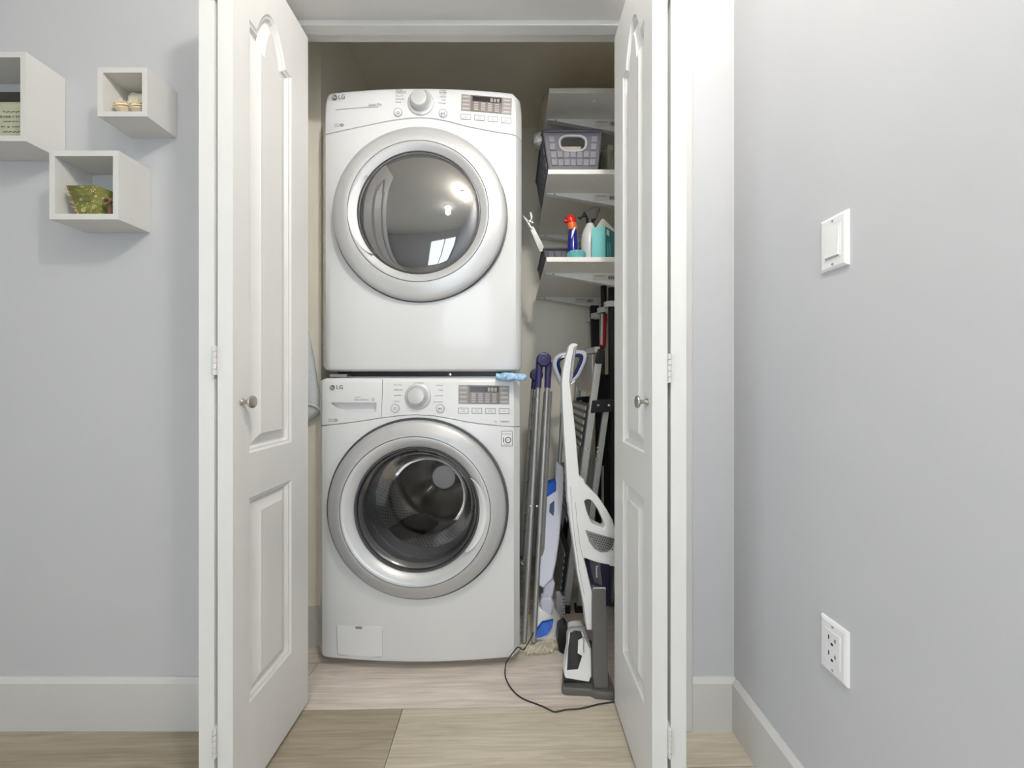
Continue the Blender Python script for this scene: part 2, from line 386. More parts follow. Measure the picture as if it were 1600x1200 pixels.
# floor: slab and planks
fl = struct('floor', MB().box(XL-.12, XR+.12, YB-.12, YC+.12, -.06, -.0062), mat('floor_gap', (.10, .085, .07), .8))
PW, PL = .182, 1.22
tilt = R(1.05)
pm = MB().box(-PL/2+.0006, PL/2-.0006, .0006, PW-.0006, -.006, 0)
first = None
ct, st = math.cos(tilt), math.sin(tilt)
fixed = {(-1, 0): (.36, .325, .265), (-1, 1): (.47, .43, .36), (0, 0): (.56, .51, .475), (0, 1): (.56, .51, .475), (0, -1): (.56, .51, .475), (-1, -1): (.33, .30, .25)}
for row in range(-21, 6):
    yr = 1.102 + row*PW
    off = -.325 + (row+1)*.87      # butt joint position of the row
    off = (off+PL*4) % PL - PL
    k = 0
    xs = []
    x = off - PL*2
    while x < 1.2:
        if x+PL > -2.75 and x < .72: xs.append(x)
        x += PL
    for x in xs:
        cx = x+PL/2
        wx, wy = cx*ct-0*st, yr+cx*st
        if yr > 1.2 and (cx < -1.3): continue
        if first is None:
            o = pm.build('plank', M['plank'], fl, bevel=.0008, seg=1); first = o
        else:
            o = first.copy(); COL.objects.link(o); o.parent = fl
        o.location = (wx, wy, 0); o.rotation_euler = (0, 0, tilt)
        c = random.choice([(.50, .455, .40), (.44, .40, .34), (.56, .515, .47), (.48, .45, .41), (.40, .36, .30)])
        if row == 0: c = (.57, .52, .48)
        if row == 1: c = (.56, .515, .475)
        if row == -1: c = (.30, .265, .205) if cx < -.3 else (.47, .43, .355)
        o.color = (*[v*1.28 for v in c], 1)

# ------------------------------------------------------------------ folding doors
DW = .298; DT = .034; DZ0 = .012; DZ1 = 2.025
def door_panel(name, parent, X, N, flip):
    """flat face at x = X with outward normal N (+1/-1), running from y=.809 to .809+DW"""
    y0 = .809
    P = lambda u, v, d: V((X+N*d, y0+u, v))
    m = MB()
    u0, u1 = .050, DW-.083
    # lower rectangle, upper cathedral-arched panel
    def ring_rect(i, a, b, c, d): return [(a+i, c+i), (b-i, c+i), (b-i, d-i), (a+i, d-i)]
    def ring_arch(i, a, b, c, d):
        a += i; b -= i; c += i; pts = [(a, c), (b, c)]
        wdt = b-a; sh = wdt*.16
        top = d-i
        arc = []
        for k in range(13):
            t = k/12; xx = b-sh-(wdt-2*sh)*t
            arc.append((xx, top+.085*math.sin(math.pi*t)**.8 if 0 < t < 1 else top))
        return pts+[(b, top)]+arc+[(a, top)]
    fields = [lambda i: ring_rect(i, u0, u1, .222, .706), lambda i: ring_arch(i, u0, u1, .812, 1.835)]
    outer = [P(*q, 0) for q in ((0, DZ0), (DW, DZ0), (DW, DZ1), (0, DZ1))]
    m.plate(outer, [[P(*q, 0) for q in f(0)] for f in fields], (0, 0, 0))
    for f in fields:
        steps = [(0, 0), (.005, -.004), (.009, -.0045), (.014, -.012), (.018, -.012), (.039, -.0035), (.042, -.001)]
        loops = [[P(*q, d) for q in f(i)] for i, d in steps]
        m.loft(loops, False, True)
    back = [P(*q, -DT) for q in ((0, DZ0), (DW, DZ0), (DW, DZ1), (0, DZ1))]
    m.loft([outer, back], False, True)
    return m.build(name, M['door'], parent, smooth=20)
def hinge(parent, xc, za, zb):
    m = MB(); n = 5; h = (zb-za)/n
    for k in range(n):
        m.lathe([(.001, 0), (.0042, .0004), (.0042, h-.0008), (.001, h-.0004)], (xc, .8045, za+k*h), 'Z', 12, True, True)
    m.box(xc-.004, xc+.004, .8085, .836, za, zb)
    return m.build('hinge', M['trim'], parent)
def knob(parent, X, N):
    m = MB()
    prof = [(0, 0), (.0075, 0), (.008, .002), (.005, .005), (.004, .014), (.006, .018), (.0135, .021), (.0148, .0235), (.0140, .026), (.011, .0272), (0, .028)]
    m.lathe(prof, (X, .836, .934), 'X' if N > 0 else '-X', 28)
    return m.build('knob', M['nickel'], parent)
def bifold(name, Xb, N, label, hz):
    r = thing(name, (Xb-N*.036, .96, 0), kind='structure'); r['label'] = label
    door_panel('door_panel', r, Xb, N, False)
    door_panel('door_panel', r, Xb-N*.0755, -N, True)
    xc = Xb-N*.0375
    for za, zb in hz: hinge(r, xc, za, zb)
    knob(r, Xb, N)
    return r
bifold('door_1', -.619, 1, 'white folded bifold door left of the washer and dryer', [(.995, 1.06), (.15, .215), (1.83, 1.895)])
bifold('door_2', .311, -1, 'white folded bifold door right of the washer and dryer', [(.978, 1.042), (.15, .215), (1.83, 1.895)])

# ------------------------------------------------------------------ laundry machines
def text_mesh(body, size, extrude=.0002):
    cu = bpy.data.curves.new('txt', 'FONT'); cu.body = body; cu.size = size; cu.align_x = 'CENTER'; cu.align_y = 'CENTER'; cu.extrude = extrude; cu.resolution_u = 3
    o = bpy.data.objects.new('txt', cu); COL.objects.link(o)
    me = bpy.data.meshes.new_from_object(o)
    vs = [v.co.copy() for v in me.vertices]; fs = [tuple(p.vertices) for p in me.polygons]
    bpy.data.objects.remove(o); bpy.data.meshes.remove(me); bpy.data.curves.remove(cu)
    return vs, fs
class Machine:
    def __init__(s, name, cx, hw, z0, z1, label, seam_px, topround):
        s.cx, s.hw, s.z0, s.z1 = cx, hw, z0, z1
        s.b = .026; s.yf = 1.254
        s.root = thing(name, (cx, 1.6, z0 if name == 'clothes_dryer' else 0), label, 'washer' if 'wash' in name else 'dryer')
        s.seam_px = seam_px; s.topround = topround
    def front(s, X):
        t = (X-s.cx)/s.hw
        return s.yf-s.b*(1-min(1, t*t))
    def on(s, px, py, off=0):
        z = s.yf
        for _ in range(8): z = s.front((px-800)*z/F)
        z -= off
        return W(px, py, z)
    def loop(s, inset, hs):
        """plan loop; hs: function x->height"""
        pts = []; r = .028; n = 34
        hw = s.hw-inset
        for k in range(n+1):
            x = -hw+2*hw*k/n
            e = max(0, abs(x)-(hw-r))
            fil = r-math.sqrt(max(0, r*r-e*e))
            y = s.yf-s.b*(1-(x/s.hw)**2)+inset+fil*.8
            pts.append(V((s.cx+x, y, hs(x))))
        for x, y in ((hw, s.yf+.30), (hw, s.yf+.70-inset), (-hw, s.yf+.70-inset), (-hw, s.yf+.30)):
            pts.append(V((s.cx+x, y, hs(x))))
        return pts
    def seam(s, x):
        px = 800+(s.cx+x)*F/s.front(s.cx+x)
        sp = s.seam_px
        if px <= sp[0][0]: py = sp[0][1]
        elif px >= sp[-1][0]: py = sp[-1][1]
        else:
            for a, b in zip(sp, sp[1:]):
                if a[0] <= px <= b[0]:
                    t = (px-a[0])/(b[0]-a[0]); t = t; py = a[1]*(1-t)+b[1]*t; break
        return HC+(600-py)*s.front(s.cx+x)/F
    def shell(s):
        # cabinet below the seam
        def H(t): return lambda x: s.z0*(1-t)+s.seam(x)*t
        m = MB()
        m.loft([s.loop(.018, lambda x: s.z0), s.loop(.005, lambda x: s.z0+.006), s.loop(0, lambda x: s.z0+.018), s.loop(0, H(.5)),
                s.loop(0, lambda x: s.seam(x)-.0025), s.loop(.003, lambda x: s.seam(x)-.0008)])
        s.cab = m.build('cabinet', M['enamel'], s.root, smooth=40)
        m = MB(); tr = s.topround
        L = [s.loop(.003, lambda x: s.seam(x)+.0004), s.loop(0, lambda x: s.seam(x)+.002)]
        for dh, ins in tr: L.append(s.loop(ins, lambda x, dh=dh: s.z1-dh))
        m.loft(L)
        s.pan = m.build('control_panel', M['panelplastic'], s.root, smooth=40)
    def patch(s, name, quad, mt, parent, off=.0006, th=.0, nx=8):
        """quad of pixels (tl,tr,br,bl) laid on the curved front; with real thickness"""
        tl, tr, br, bl = quad
        lo = lambda a, b, t: (a[0]*(1-t)+b[0]*t, a[1]*(1-t)+b[1]*t)
        top = [lo(tl, tr, k/nx) for k in range(nx+1)]; bot = [lo(bl, br, k/nx) for k in range(nx+1)]
        ring = top+bot[::-1]
        m = MB()
        fr_t = [s.on(*p, off) for p in top]; fr_b = [s.on(*p, off) for p in bot]
        bk_t = [p+V((0, off+.002, 0)) for p in fr_t]; bk_b = [p+V((0, off+.002, 0)) for p in fr_b]
        m.grid([fr_t, fr_b])
        a = fr_t+fr_b[::-1]; b = bk_t+bk_b[::-1]
        m.loft([a, b], False, True)
        return m.build(name, mt, parent, smooth=30)
    def outline(s, name, pts, r, mt, parent, off=0, closed=True):
        return MB().tube([s.on(*p, off) for p in pts], r, 6, closed).build(name, mt, parent)
    def text(s, name, body, px, py, hpx, mt, parent, wpx=None, off=.0004):
        size = hpx*s.yf/F*1.35
        vs, fs = text_mesh(body, size)
        if wpx:
            w0 = max(v.x for v in vs)-min(v.x for v in vs); k = wpx*s.yf/F/w0
            vs = [V((v.x*k, v.y, v.z)) for v in vs]
        p = s.on(px, py, off)
        m = MB()
        sl = 2*s.b*(p.x-s.cx)/s.hw**2
        m.add([V((p.x+v.x, p.y+v.x*sl-v.z, p.z+v.y)) for v in vs], fs)
        return m.build(name, mt, parent, smooth=0, recalc=False)
    def disc(s, name, px, py, prof, mt, parent, n=40):
        p = s.on(px, py, 0); sl = 2*s.b*(p.x-s.cx)/s.hw**2
        return MB().lathe(prof, p, (sl, -1, 0), n, False, False).build(name, mt, parent)
def dial(mc, px, py):
    d = mc.disc('dial_ring', px, py, [(.044, -.002), (.0435, .003), (.041, .005), (.036, .0055), (.034, .004), (.030, .003), (0, .003)], M['silver2'], mc.root, 48)
    k = mc.disc('dial_knob', px-.5, py-1, [(.031, .002), (.0305, .008), (.029, .017), (.0275, .0215), (.0255, .0235), (.018, .0242), (0, .0245)], M['silver2'], mc.root, 48)
    p = mc.on(px-.5, py-1, .0245)
    return d
def round_button(mc, px, py, sym):
    b = mc.disc('button', px, py, [(.0145, -.001), (.0145, .002), (.0125, .0026), (.0118, .0016), (.0112, .0016), (.0105, .0036), (.008, .0044), (0, .0046)], M['panelplastic'], mc.root, 28)
    mc.disc('button_ring', px, py, [(.0147, 0), (.0144, .0024), (.0130, .0026), (.0128, .0018)], M['inklight'], b, 28)
    p = mc.on(px, py, .005)
    m = MB()
    if sym == 'power':
        m.tube([p+V((.004*math.sin(a), 0, .004*math.cos(a))) for a in [R(40+280*k/14) for k in range(15)]], .0007, 6)
        m.tube([p+V((0, 0, .0015)), p+V((0, 0, .0055))], .0007, 6)
    else:
        m.prism([p+V((-.006, 0, .004)), p+V((-.0005, 0, 0)), p+V((-.006, 0, -.004))], (0, .001, 0))
        m.box(p.x+.001, p.x+.0022, p.y, p.y+.001, p.z-.004, p.z+.004); m.box(p.x+.0038, p.x+.005, p.y, p.y+.001, p.z-.004, p.z+.004)
    m.build('button_symbol', M['ink'], b)
def rect_button(mc, px, py, rows, tiltpx=0):
    a, h = 8, 4.4
    q = lambda g: ((px-a+g, py-h+g-tiltpx*.5), (px+a-g, py-h+g+tiltpx*.5), (px+a-g, py+h-g+tiltpx*.5), (px-a+g, py+h-g-tiltpx*.5))
    f = mc.patch('button_frame', q(0), M['seam'], mc.root, .0005)
    mc.patch('button', q(.9), M['panelplastic'], f, .0022)
    for k in range(rows):
        yy = py+(k-(rows-1)/2)*2.6
        mc.patch('button_print', ((px-3.6, yy-.4), (px+3.6, yy-.4), (px+3.6, yy+.4), (px-3.6, yy+.4)), M['inklight'], f, .0025, nx=2)
def display(mc, tl, tr, br, bl):
    lo = lambda a, b, t: (a[0]*(1-t)+b[0]*t, a[1]*(1-t)+b[1]*t)
    def pt(u, v): return lo(lo(tl, tr, u), lo(bl, br, u), v)
    def q(u0, v0, u1, v1): return (pt(u0, v0), pt(u1, v0), pt(u1, v1), pt(u0, v1))
    d = mc.patch('display', q(0, 0, 1, 1), M['display'], mc.root, .0012, nx=10)
    for u0, u1 in ((.0, .185), (.815, 1.0)):
        sd = mc.patch('display_column', q(u0, 0, u1, 1), M['displayside'], d, .0016, nx=3)
        for k in range(4):
            v = .13+.24*k
            mc.patch('display_print', q(u0+.03, v, u1-.03, v+.035), M['marks'], sd, .0019, nx=2)
            if k < 3: mc.patch('display_print', q(u0, v+.14, u1, v+.155), M['ink'], sd, .0018, nx=2)
    sc = mc.patch('screen', q(.22, .06, .79, .36), M['screenblack'], d, .0017, nx=6)
    for k, u in enumerate((.58, .645, .71)):     # unlit digit segments
        a, b2 = u, u+.042
        for qq in (q(a, .12, b2, .145), q(a, .20, b2, .225), q(a, .29, b2, .315), q(a, .12, a+.01, .315), q(b2-.01, .12, b2, .315)):
            mc.patch('digit_segment', qq, M['digits'], sc, .002, nx=1)
    for c in range(4):
        for r_ in range(5):
            u = .255+.137*c; v = .44+.107*r_
            mc.patch('display_print', q(u, v, u+.085, v+.035), M['marks'], d, .0016, nx=2)
def logo(mc, px, py):
    p = mc.on(px, py, .0008); r = .0085
    m = MB().lathe([(0, .0006), (r, .0006), (r, -.001)], p, '-Y', 28)
    lg = m.build('logo_disc', M['ink'], mc.root)
    f = MB(); q = p+V((0, -.001, 0))
    f.tube([q+V((r*.62*math.cos(a), 0, r*.62*math.sin(a))) for a in [R(90+290*k/18) for k in range(19)]], .0006, 6)
    f.tube([q+V((0, 0, r*.35)), q+V((0, 0, -r*.4)), q+V((r*.35, 0, -r*.4))], .0006, 6)
    f.lathe([(0, .0004), (.0011, .0003), (.0012, -.0004)], q+V((-r*.35, 0, r*.25)), '-Y', 10)
    f.build('logo_face', M['panelplastic'], lg)
    mc.text('logo_text', 'LG', px+11.3, py-.2, 6.6, M['ink'], mc.root, wpx=10.5)
def diagnosis_icon(mc, px, py):
    mc.text('print', 'SMART', px-6, py-1.2, 1.7, M['inklight'], mc.root, wpx=8)
    mc.text('print', 'DIAGNOSIS', px-6, py+1.6, 1.5, M['inklight'], mc.root, wpx=8)
    for s_ in (0, 180):
        mc.outline('print_swirl', [(px+2+3*math.cos(R(s_+20+t*9)), py-2.2*math.sin(R(s_+20+t*9))-(.6 if s_ else -.6)) for t in range(15)], .0011, M['ink'], mc.root, .0004, False)
def door_handle(mc, c, a0, a1, r0, r1, d0, d1):
    pass

# ---- dryer
DR = Machine('clothes_dryer', -.3132, .3468, HC+.044, HC+.9956+.013, 'white front-load dryer with smoked dome window stacked on the washer',
    [(505, 211), (520, 207.5), (545, 202), (580, 194.5), (615, 187.5), (640, 184.6), (656, 184), (675, 184.8), (700, 189.5), (730, 197.5), (765, 204.5), (797, 209.5), (815, 214)],
    [(.10, 0), (.06, .0012), (.03, .004), (.014, .007), (.005, .012), (0, .022)])
DR.shell()
logo(DR, 522.5, 151.5)
DR.text('print', 'Sensor Dry', 586, 163.5, 4.2, M['inklight'], DR.root, wpx=21)
DR.outline('accent_line', [(524+67*k/10, 171.6-4.2*math.sin(math.pi/2*k/10)) for k in range(11)], .0007, M['inklight'], DR.root, 0, False)
diagnosis_icon(DR, 532, 195.5)
dial(DR, 657.5, 160.5)
round_button(DR, 622, 176, 'power'); round_button(DR, 692.3, 177.3, 'play')
for t, x, y, wd in (('Normal', 623.5, 140.8, 10), ('Cotton/Normal', 626, 143.5, 16), ('Heavy Duty', 624, 149, 12), ('Bulky/Large', 624.5, 154.4, 12.5), ('Towels', 622.5, 159.6, 9)):
    DR.text('cycle_name', t, x, y, 2.1, M['ink'] if y < 145 else M['inklight'], DR.root, wpx=wd)
for t, x, y, wd in (('Delicates', 692, 141.6, 10.5), ('Perm. Press', 692, 144.6, 11), ('Speed Dry', 692.5, 150.3, 9.5), ('Air Dry', 693.5, 156, 6.5), ('Time Dry', 690.5, 161, 12)):
    DR.text('cycle_name', t, x, y, 2.1, M['ink'] if y < 146 else M['inklight'], DR.root, wpx=wd)
display(DR, (721.2, 146.8), (799.8, 153.6), (799, 178.6), (720.4, 171.8))
for px, py in ((727.6, 182.3), (749, 184), (770, 186), (791, 188)): rect_button(DR, px, py, 2 if px < 780 else 1, .9)
DC = V((-.3085, DR.front(-.3085), HC+.5675))
def lathe_part(name, prof, c, mt, parent, n=96): return MB().lathe(prof, c, '-Y', n).build(name, mt, parent, smooth=40)
dd = lathe_part('door', [(.284, -.035), (.290, -.02), (.2905, .008), (.289, .014), (.284, .0185), (.270, .0235), (.252, .0285), (.239, .0315), (.2335, .0315), (.2325, .026)], DC, M['silver2'], DR.root)
lathe_part('door_gap', [(.2945, -.03), (.294, .0015), (.2895, .0015), (.289, -.03)], DC, M['gasket'], dd)
lathe_part('door_bezel', [(.2325, .025), (.2305, .0315), (.228, .0318), (.220, .0290), (.210, .0245), (.2045, .0215), (.2035, .017)], DC, M['silver'], dd)
lathe_part('window_trim', [(.2045, .0195), (.2035, .0235), (.2005, .024), (.199, .020)], DC, M['gasket'], dd)
lathe_part('window', [(.2005, .018), (.200, .0225), (.196, .0255), (.185, .0300), (.165, .0355), (.14, .0405), (.11, .0445), (.07, .0475), (.03, .049), (0, .0492)], DC, M['dome'], dd)
# crescent grip at the left of the dryer door, at the right of the washer door
def grip(c, amid, aspan, rin, rout, dd_, parent, side):
    rows = []
    n = 26
    for k in range(n+1):
        t = k/n; a = R(amid-aspan/2+aspan*t)
        wd = math.sin(math.pi*t)**.55
        r1 = rin+(rout-rin)*max(.05, wd)
        row = []
        for r_, d in ((rin, .0205), (rin+(r1-rin)*.25, .0262), (rin+(r1-rin)*.6, dd_+.0005), (r1, dd_+.003), (r1+.0015, dd_-.002)):
            row.append(c+V((r_*math.cos(a), -d, r_*math.sin(a))))
        rows.append(row)
    return MB().grid(rows).build('grip', M['panelplastic'], parent)
grip(DC, 184, 78, .2035, .2305, .0295, dd, -1)

# ---- washer
WA = Machine('washing_machine', -.3224, .3492, .031, HC+.021, 'white front-load washer with clear glass bowl door under the dryer',
    [(500, 665.5), (530, 662.5), (562, 658.6), (595, 653.2), (625, 649.5), (652, 648.2), (678, 650), (700, 653.6), (725, 658.6), (747, 662), (780, 665.5), (812, 667.5)],
    [(.08, 0), (.016, .001), (.008, .004), (.003, .009), (0, .016)])
WA.shell()
for x in (-.3165-.27, -.3165+.27):
    for y in (1.32, 1.88):
        MB().lathe([(.022, 0), (.022, .01), (.014, .014), (.014, .045)], (x, y, 0), 'Z', 16, True, True).build('foot', M['black'], WA.root)
WC = V((-.3165, WA.front(-.3165), HC-.418))
# bore for the drum, drawer pocket
cut = MB().lathe([(.236, -.60), (.236, .1)], WC, '-Y', 96, True, True).build('cutter', M['black'])
boolean_cut(WA.cab, cut)
pk = [(514.5, 629.3), (587, 629.3), (586, 643.2), (560, 643.6), (540, 642.3), (526, 639.0), (518.5, 634.5)]
cp = MB(); fr_ = [WA.on(*p, .01) for p in pk]; cp.prism(fr_, (0, .030, 0)); cut = cp.build('cutter', M['black'])
boolean_cut(WA.pan, cut)
pkm = MB().plate([WA.on(*p, -.0195) for p in pk], [], (0, .001, 0)).build('drawer_pocket', M['panelplastic'], WA.root)
WA.outline('drawer_seam', [(597.8, 592.5), (597.4, 615), (596.6, 635), (595.8, 652.5)], .0009, M['seam'], WA.root, 0, False)
logo(WA, 519.2, 605.7)
WA.text('print', 'DirectDrive', 564.5, 624.6, 3.4, M['inklight'], WA.root, wpx=22)
WA.text('print', 'INVERTER', 559, 620.6, 1.6, M['inklight'], WA.root, wpx=9)
WA.outline('print_swirl', [(583+1.6*math.cos(R(k*24)), 624+2*math.sin(R(k*24))) for k in range(15)], .0008, M['inklight'], WA.root, .0003)
diagnosis_icon(WA, 522.5, 656.5)
dial(WA, 653, 619.6)
round_button(WA, 617.5, 638, 'power'); round_button(WA, 688, 638.4, 'play')
WA.text('cycle_name', 'Cotton/Normal', 654, 598, 1.9, M['inklight'], WA.root, wpx=15)
for t, x, y, wd in (('Perm. Press', 622, 601.3, 12.5), ('Bulky/Large', 622.3, 608.8, 13), ('Bright Whites', 621.3, 617.6, 11.5), ('Tub Clean', 619.5, 627.2, 9)):
    WA.text('cycle_name', t, x, y, 2.1, M['inklight'], WA.root, wpx=wd)
for t, x, y, wd in (('Delicates', 687, 602, 10), ('Towels', 688.5, 609.3, 7), ('Speed Wash', 685.5, 618.2, 13), ('Downloaded', 685, 627.8, 13)):
    WA.text('cycle_name', t, x, y, 2.1, M['inklight'], WA.root, wpx=wd)
display(WA, (716.6, 601.4), (795.8, 602.8), (795.6, 631.6), (716.2, 630.8))
for px, py in ((724, 641.7), (745.2, 641.9), (766.4, 642.2), (787.6, 642.4)): rect_button(WA, px, py, 2 if px < 780 else 1, .2)
WA.text('print', 'TrueBalance', 788, 658.6, 2.8, M['ink'], WA.root, wpx=14)
WA.outline('print_swirl', [(774, 657), (776.5, 660), (772.5, 660)], .0007, M['ink'], WA.root, .0003)
st_ = WA.patch('warranty_sticker', ((783.3, 673.6), (800.6, 673.6), (800.6, 697.2), (783.3, 697.2)), M['ink'], WA.root, .0008, nx=3)
WA.patch('sticker_face', ((784, 674.3), (799.9, 674.3), (799.9, 696.5), (784, 696.5)), M['sticker'], st_, .0011, nx=3)
WA.text('print', 'Direct Drive', 792, 678, 2.5, M['ink'], st_, wpx=13, off=.0014)
WA.text('print', 'WARRANTY', 792, 694.2, 1.6, M['inklight'], st_, wpx=10, off=.0014)
WA.outline('print_numeral', [(786.8, 683.2), (786.8, 691.8)], .0016, M['ink'], st_, .0012, False)
WA.outline('print_numeral', [(794+4.2*math.cos(R(k*18)), 687.5+4.2*math.sin(R(k*18))) for k in range(20)], .0016, M['ink'], st_, .0012)
WA.text('print', 'YEAR', 794, 687.5, 1.6, M['inklight'], st_, wpx=4.6, off=.0014)
# filter cover at lower left
fc = [(526, 979), (528, 977.3), (595, 980), (597.5, 982.5), (597.6, 1025), (596, 1027), (530, 1023), (527.6, 1020)]
fcm = MB().plate([WA.on(*p, .0016) for p in fc], [], (0, .004, 0)).build('filter_cover', M['panelplastic'], WA.root, bevel=.0008)
WA.outline('cover_seam', fc, .0011, M['seam'], fcm, -.0002)
WA.patch('cover_notch', ((555.5, 979.3), (565.6, 979.7), (565.6, 983), (555.5, 982.6)), M['seam'], fcm, .0022, nx=2)
wd_ = lathe_part('door', [(.286, -.03), (.2965, -.018), (.2975, .008), (.2962, .016), (.292, .0215), (.282, .0265), (.266, .0335), (.2525, .0392), (.2475, .0395), (.2465, .033)], WC, M['silver'], WA.root)
lathe_part('door_gap', [(.306, -.03), (.3055, .0035), (.2965, .0035), (.296, -.03)], WC, M['gasket'], wd_)
lathe_part('door_bezel', [(.2465, .032), (.2445, .0390), (.242, .0395), (.232, .0355), (.219, .0255), (.2105, .0165), (.2085, .012), (.2085, -.01)], WC, M['silver2'], wd_)
lathe_part('window_trim', [(.2105, .010), (.2085, .0165), (.2035, .016), (.200, .006), (.200, -.02)], WC, M['gasket'], wd_)
wnd = lathe_part('window', [(.143, -.132), (.134, -.142), (.10, -.1465), (0, -.148)], WC, M['bowl'], wd_)
lathe_part('window_side', [(.2015, .010), (.197, .012), (.190, .006), (.178, -.02), (.162, -.07), (.150, -.11), (.143, -.132)], WC, M['bowlside'], wnd)
grip(WC, 356, 70, .2095, .2345, .0345, wd_, 1)
# gasket bellows and drum
lathe_part('gasket', [(.236, -.005), (.222, -.012), (.205, -.02), (.200, -.035), (.206, -.05), (.196, -.065), (.200, -.085), (.188, -.10), (.184, -.115)], WC, M['rubber'], WA.root)
dm = lathe_part('drum', [(.184, -.115), (.186, -.125), (.21, -.135), (.232, -.15), (.233, -.46), (.225, -.485)], WC, M['steel'], WA.root)
bk = MB(); rows = []
nr, na = 14, 120
for i in range(nr+1):
    r_ = .05+(.226-.05)*i/nr; row = []
    for k in range(na+1):
        a = 2*math.pi*k/na
        lobe = max(0, math.cos(3*a+.7))**2
        d = -.505+.018*lobe*math.sin(math.pi*min(1, i/nr*1.02))-.01*(1-lobe)+.02*max(0, 1-(r_-.05)/.03)
        row.append(WC+V((r_*math.cos(a), -d, r_*math.sin(a))))
    rows.append(row)
bk.grid(rows).build('drum_back', M['steeldark'], dm)
HUBC = WC+V((0, 0, -.014))
lathe_part('drum_hub', [(.056, -.50), (.056, -.47), (.052, -.464), (0, -.463)], HUBC, M['hub'], dm, 40)
lathe_part('hub_ring', [(.064, -.50), (.063, -.474), (.0565, -.472), (.056, -.48)], HUBC, M['gasket'], dm, 40)
for a0 in (222, 342, 102):     # lifters
    m = MB(); L = []
    for k in range(11):
        t = k/10; y = -.14-.33*t; a = R(a0+38*t)
        wdt = .045*math.sin(math.pi*(.12+.76*t)); h = .085*math.sin(math.pi*(.08+.84*t))
        rad = V((math.cos(a), 0, math.sin(a))); tan = V((-math.sin(a), 0, math.cos(a)))
        base = WC+rad*.2325+V((0, -y, 0))
        L.append([base-tan*wdt, base-tan*wdt*.55-rad*h*.8, base-rad*h, base+tan*wdt*.55-rad*h*.8, base+tan*wdt])
    m.loft(L); m.build('lifter', M['lifter'], dm, smooth=60)
hl = MB()                    # drum perforations
for i in range(18):
    for k in range(84):
        a = 2*math.pi*(k+.5*(i % 2))/84
        if (math.degrees(a)) % 360 < 180: continue
        y = .165+i*.0165
        c = WC+V((.2322*math.cos(a), y, .2322*math.sin(a)))
        rad = V((math.cos(a), 0, math.sin(a))); tan = V((-math.sin(a), 0, math.cos(a))); Y = V((0, 1, 0))
        b0 = len(hl.v)
        for q in range(6):
            hl.v.append(c-rad*.0004+(tan*math.cos(q*math.pi/3)+Y*math.sin(q*math.pi/3))*.0034)
        hl.f.append(tuple(b0+q for q in range(6)))
ho = hl.build('drum_holes', M['black'], dm, smooth=0, recalc=False, merge=False); ho['kind'] = 'stuff'
# stacking kit
sk = thing('stacking_kit', (-.31, 1.6, HC+.021), 'black stacking frame in the gap between washer and dryer', 'frame')
MB().box(-.62, .0, 1.30, 1.90, HC+.0215, HC+.0435).build('deck', M['black'], sk)
MB().box(-.632, -.572, 1.262, 1.302, HC+.024, HC+.034).build('rail', M['alu'], sk, bevel=.001)
MB().box(-.60, -.02, 1.275, 1.285, HC+.0215, HC+.0265).build('rail', M['alu'], sk, bevel=.001)
MB().lathe([(.005, 0), (.005, .008), (0, .009)], (-.22, 1.30, HC+.034), '-Y', 12).build('screw', M['chrome'], sk)

# blue cloth wedged at the right end of the gap
m = MB(); L = []
for k in range(17):
    t = k/16; x = -.052+.100*t
    loop_ = []
    for q in range(14):
        a = 2*math.pi*q/14
        rr = .5+.5*math.sin(math.pi*(.1+.82*t))**.5
        p = V((x, 1.240+.024*math.cos(a)*rr-(.012 if t > .2 else 0), HC+.0255+.0135*math.sin(a)*rr-.004*t))
        nz = noise.noise_vector(p*70)
        loop_.append(p+nz*.005)
    L.append(loop_)
m.loft(L); tag(m.build('cleaning_cloth', M['cloth'], None, (0, 1.24, HC+.0215), smooth=30), 'crumpled blue cleaning cloth wedged between washer and dryer', 'cloth')

# ------------------------------------------------------------------ shelves on the right closet wall
def bracket(parent, z, zt, x0, x1):
    m = MB(); poly = [(x0, 0), (x1, 0), (x1, -.066), (x1-.02, -.066), (x0+.02, -.006), (x0, -.004)]
    m.prism([V((x, z, zt+h)) for x, h in poly], (0, .022, 0))
    b = m.build('bracket', M['bracket'], parent, bevel=.0012)
    xs = x0+.205
    s_ = MB().box(xs, xs+.10, z-.0006, z+.0005, zt-.033, zt-.008).build('price_label', M['paper'], b)
    bc = MB()
    for k in range(7): bc.box(xs+.066+k*.0042, xs+.0685+k*.0042, z-.001, z, zt-.028, zt-.014)
    bc.build('barcode', M['ink'], s_); 
    MB().box(xs+.008, xs+.05, z-.001, z, zt-.015, zt-.012).build('label_print', M['inklight'], s_)
    MB().lathe([(.003, 0), (.003, .0006), (0, .0008)], (x0+.035, z, zt-.006), '-Y', 10).build('screw', M['gasket'], b)
SH = []
for x0, zb, lab in ((.145, HC+1.1375, 'white wall shelf under the closet ceiling, the topmost shelf'), (.141, HC+.820, 'white wall shelf holding the grey woven basket, middle shelf'), (.135, HC+.4775, 'white wall shelf holding the cleaning bottles, lowest shelf')):
    s_ = thing('wall_shelf', (XCR, 1.75, zb), lab, 'shelf', 'shelves on the right closet wall')
    MB().box(x0, XCR-.001, 1.425, YC-.003, zb, zb+.0185).build('board', M['shelf'], s_, bevel=.001)
    bracket(s_, 1.565, zb-.0005, x0+.007, XCR-.001); bracket(s_, 2.0, zb-.0005, x0+.007, XCR-.001)
    MB().lathe([(.008, 0), (.006, .002), (0, .003)], (.33, 1.47, zb), (0, 0, -1), 14).build('cap', M['shelf'], s_)
    SH.append(zb+.0185)

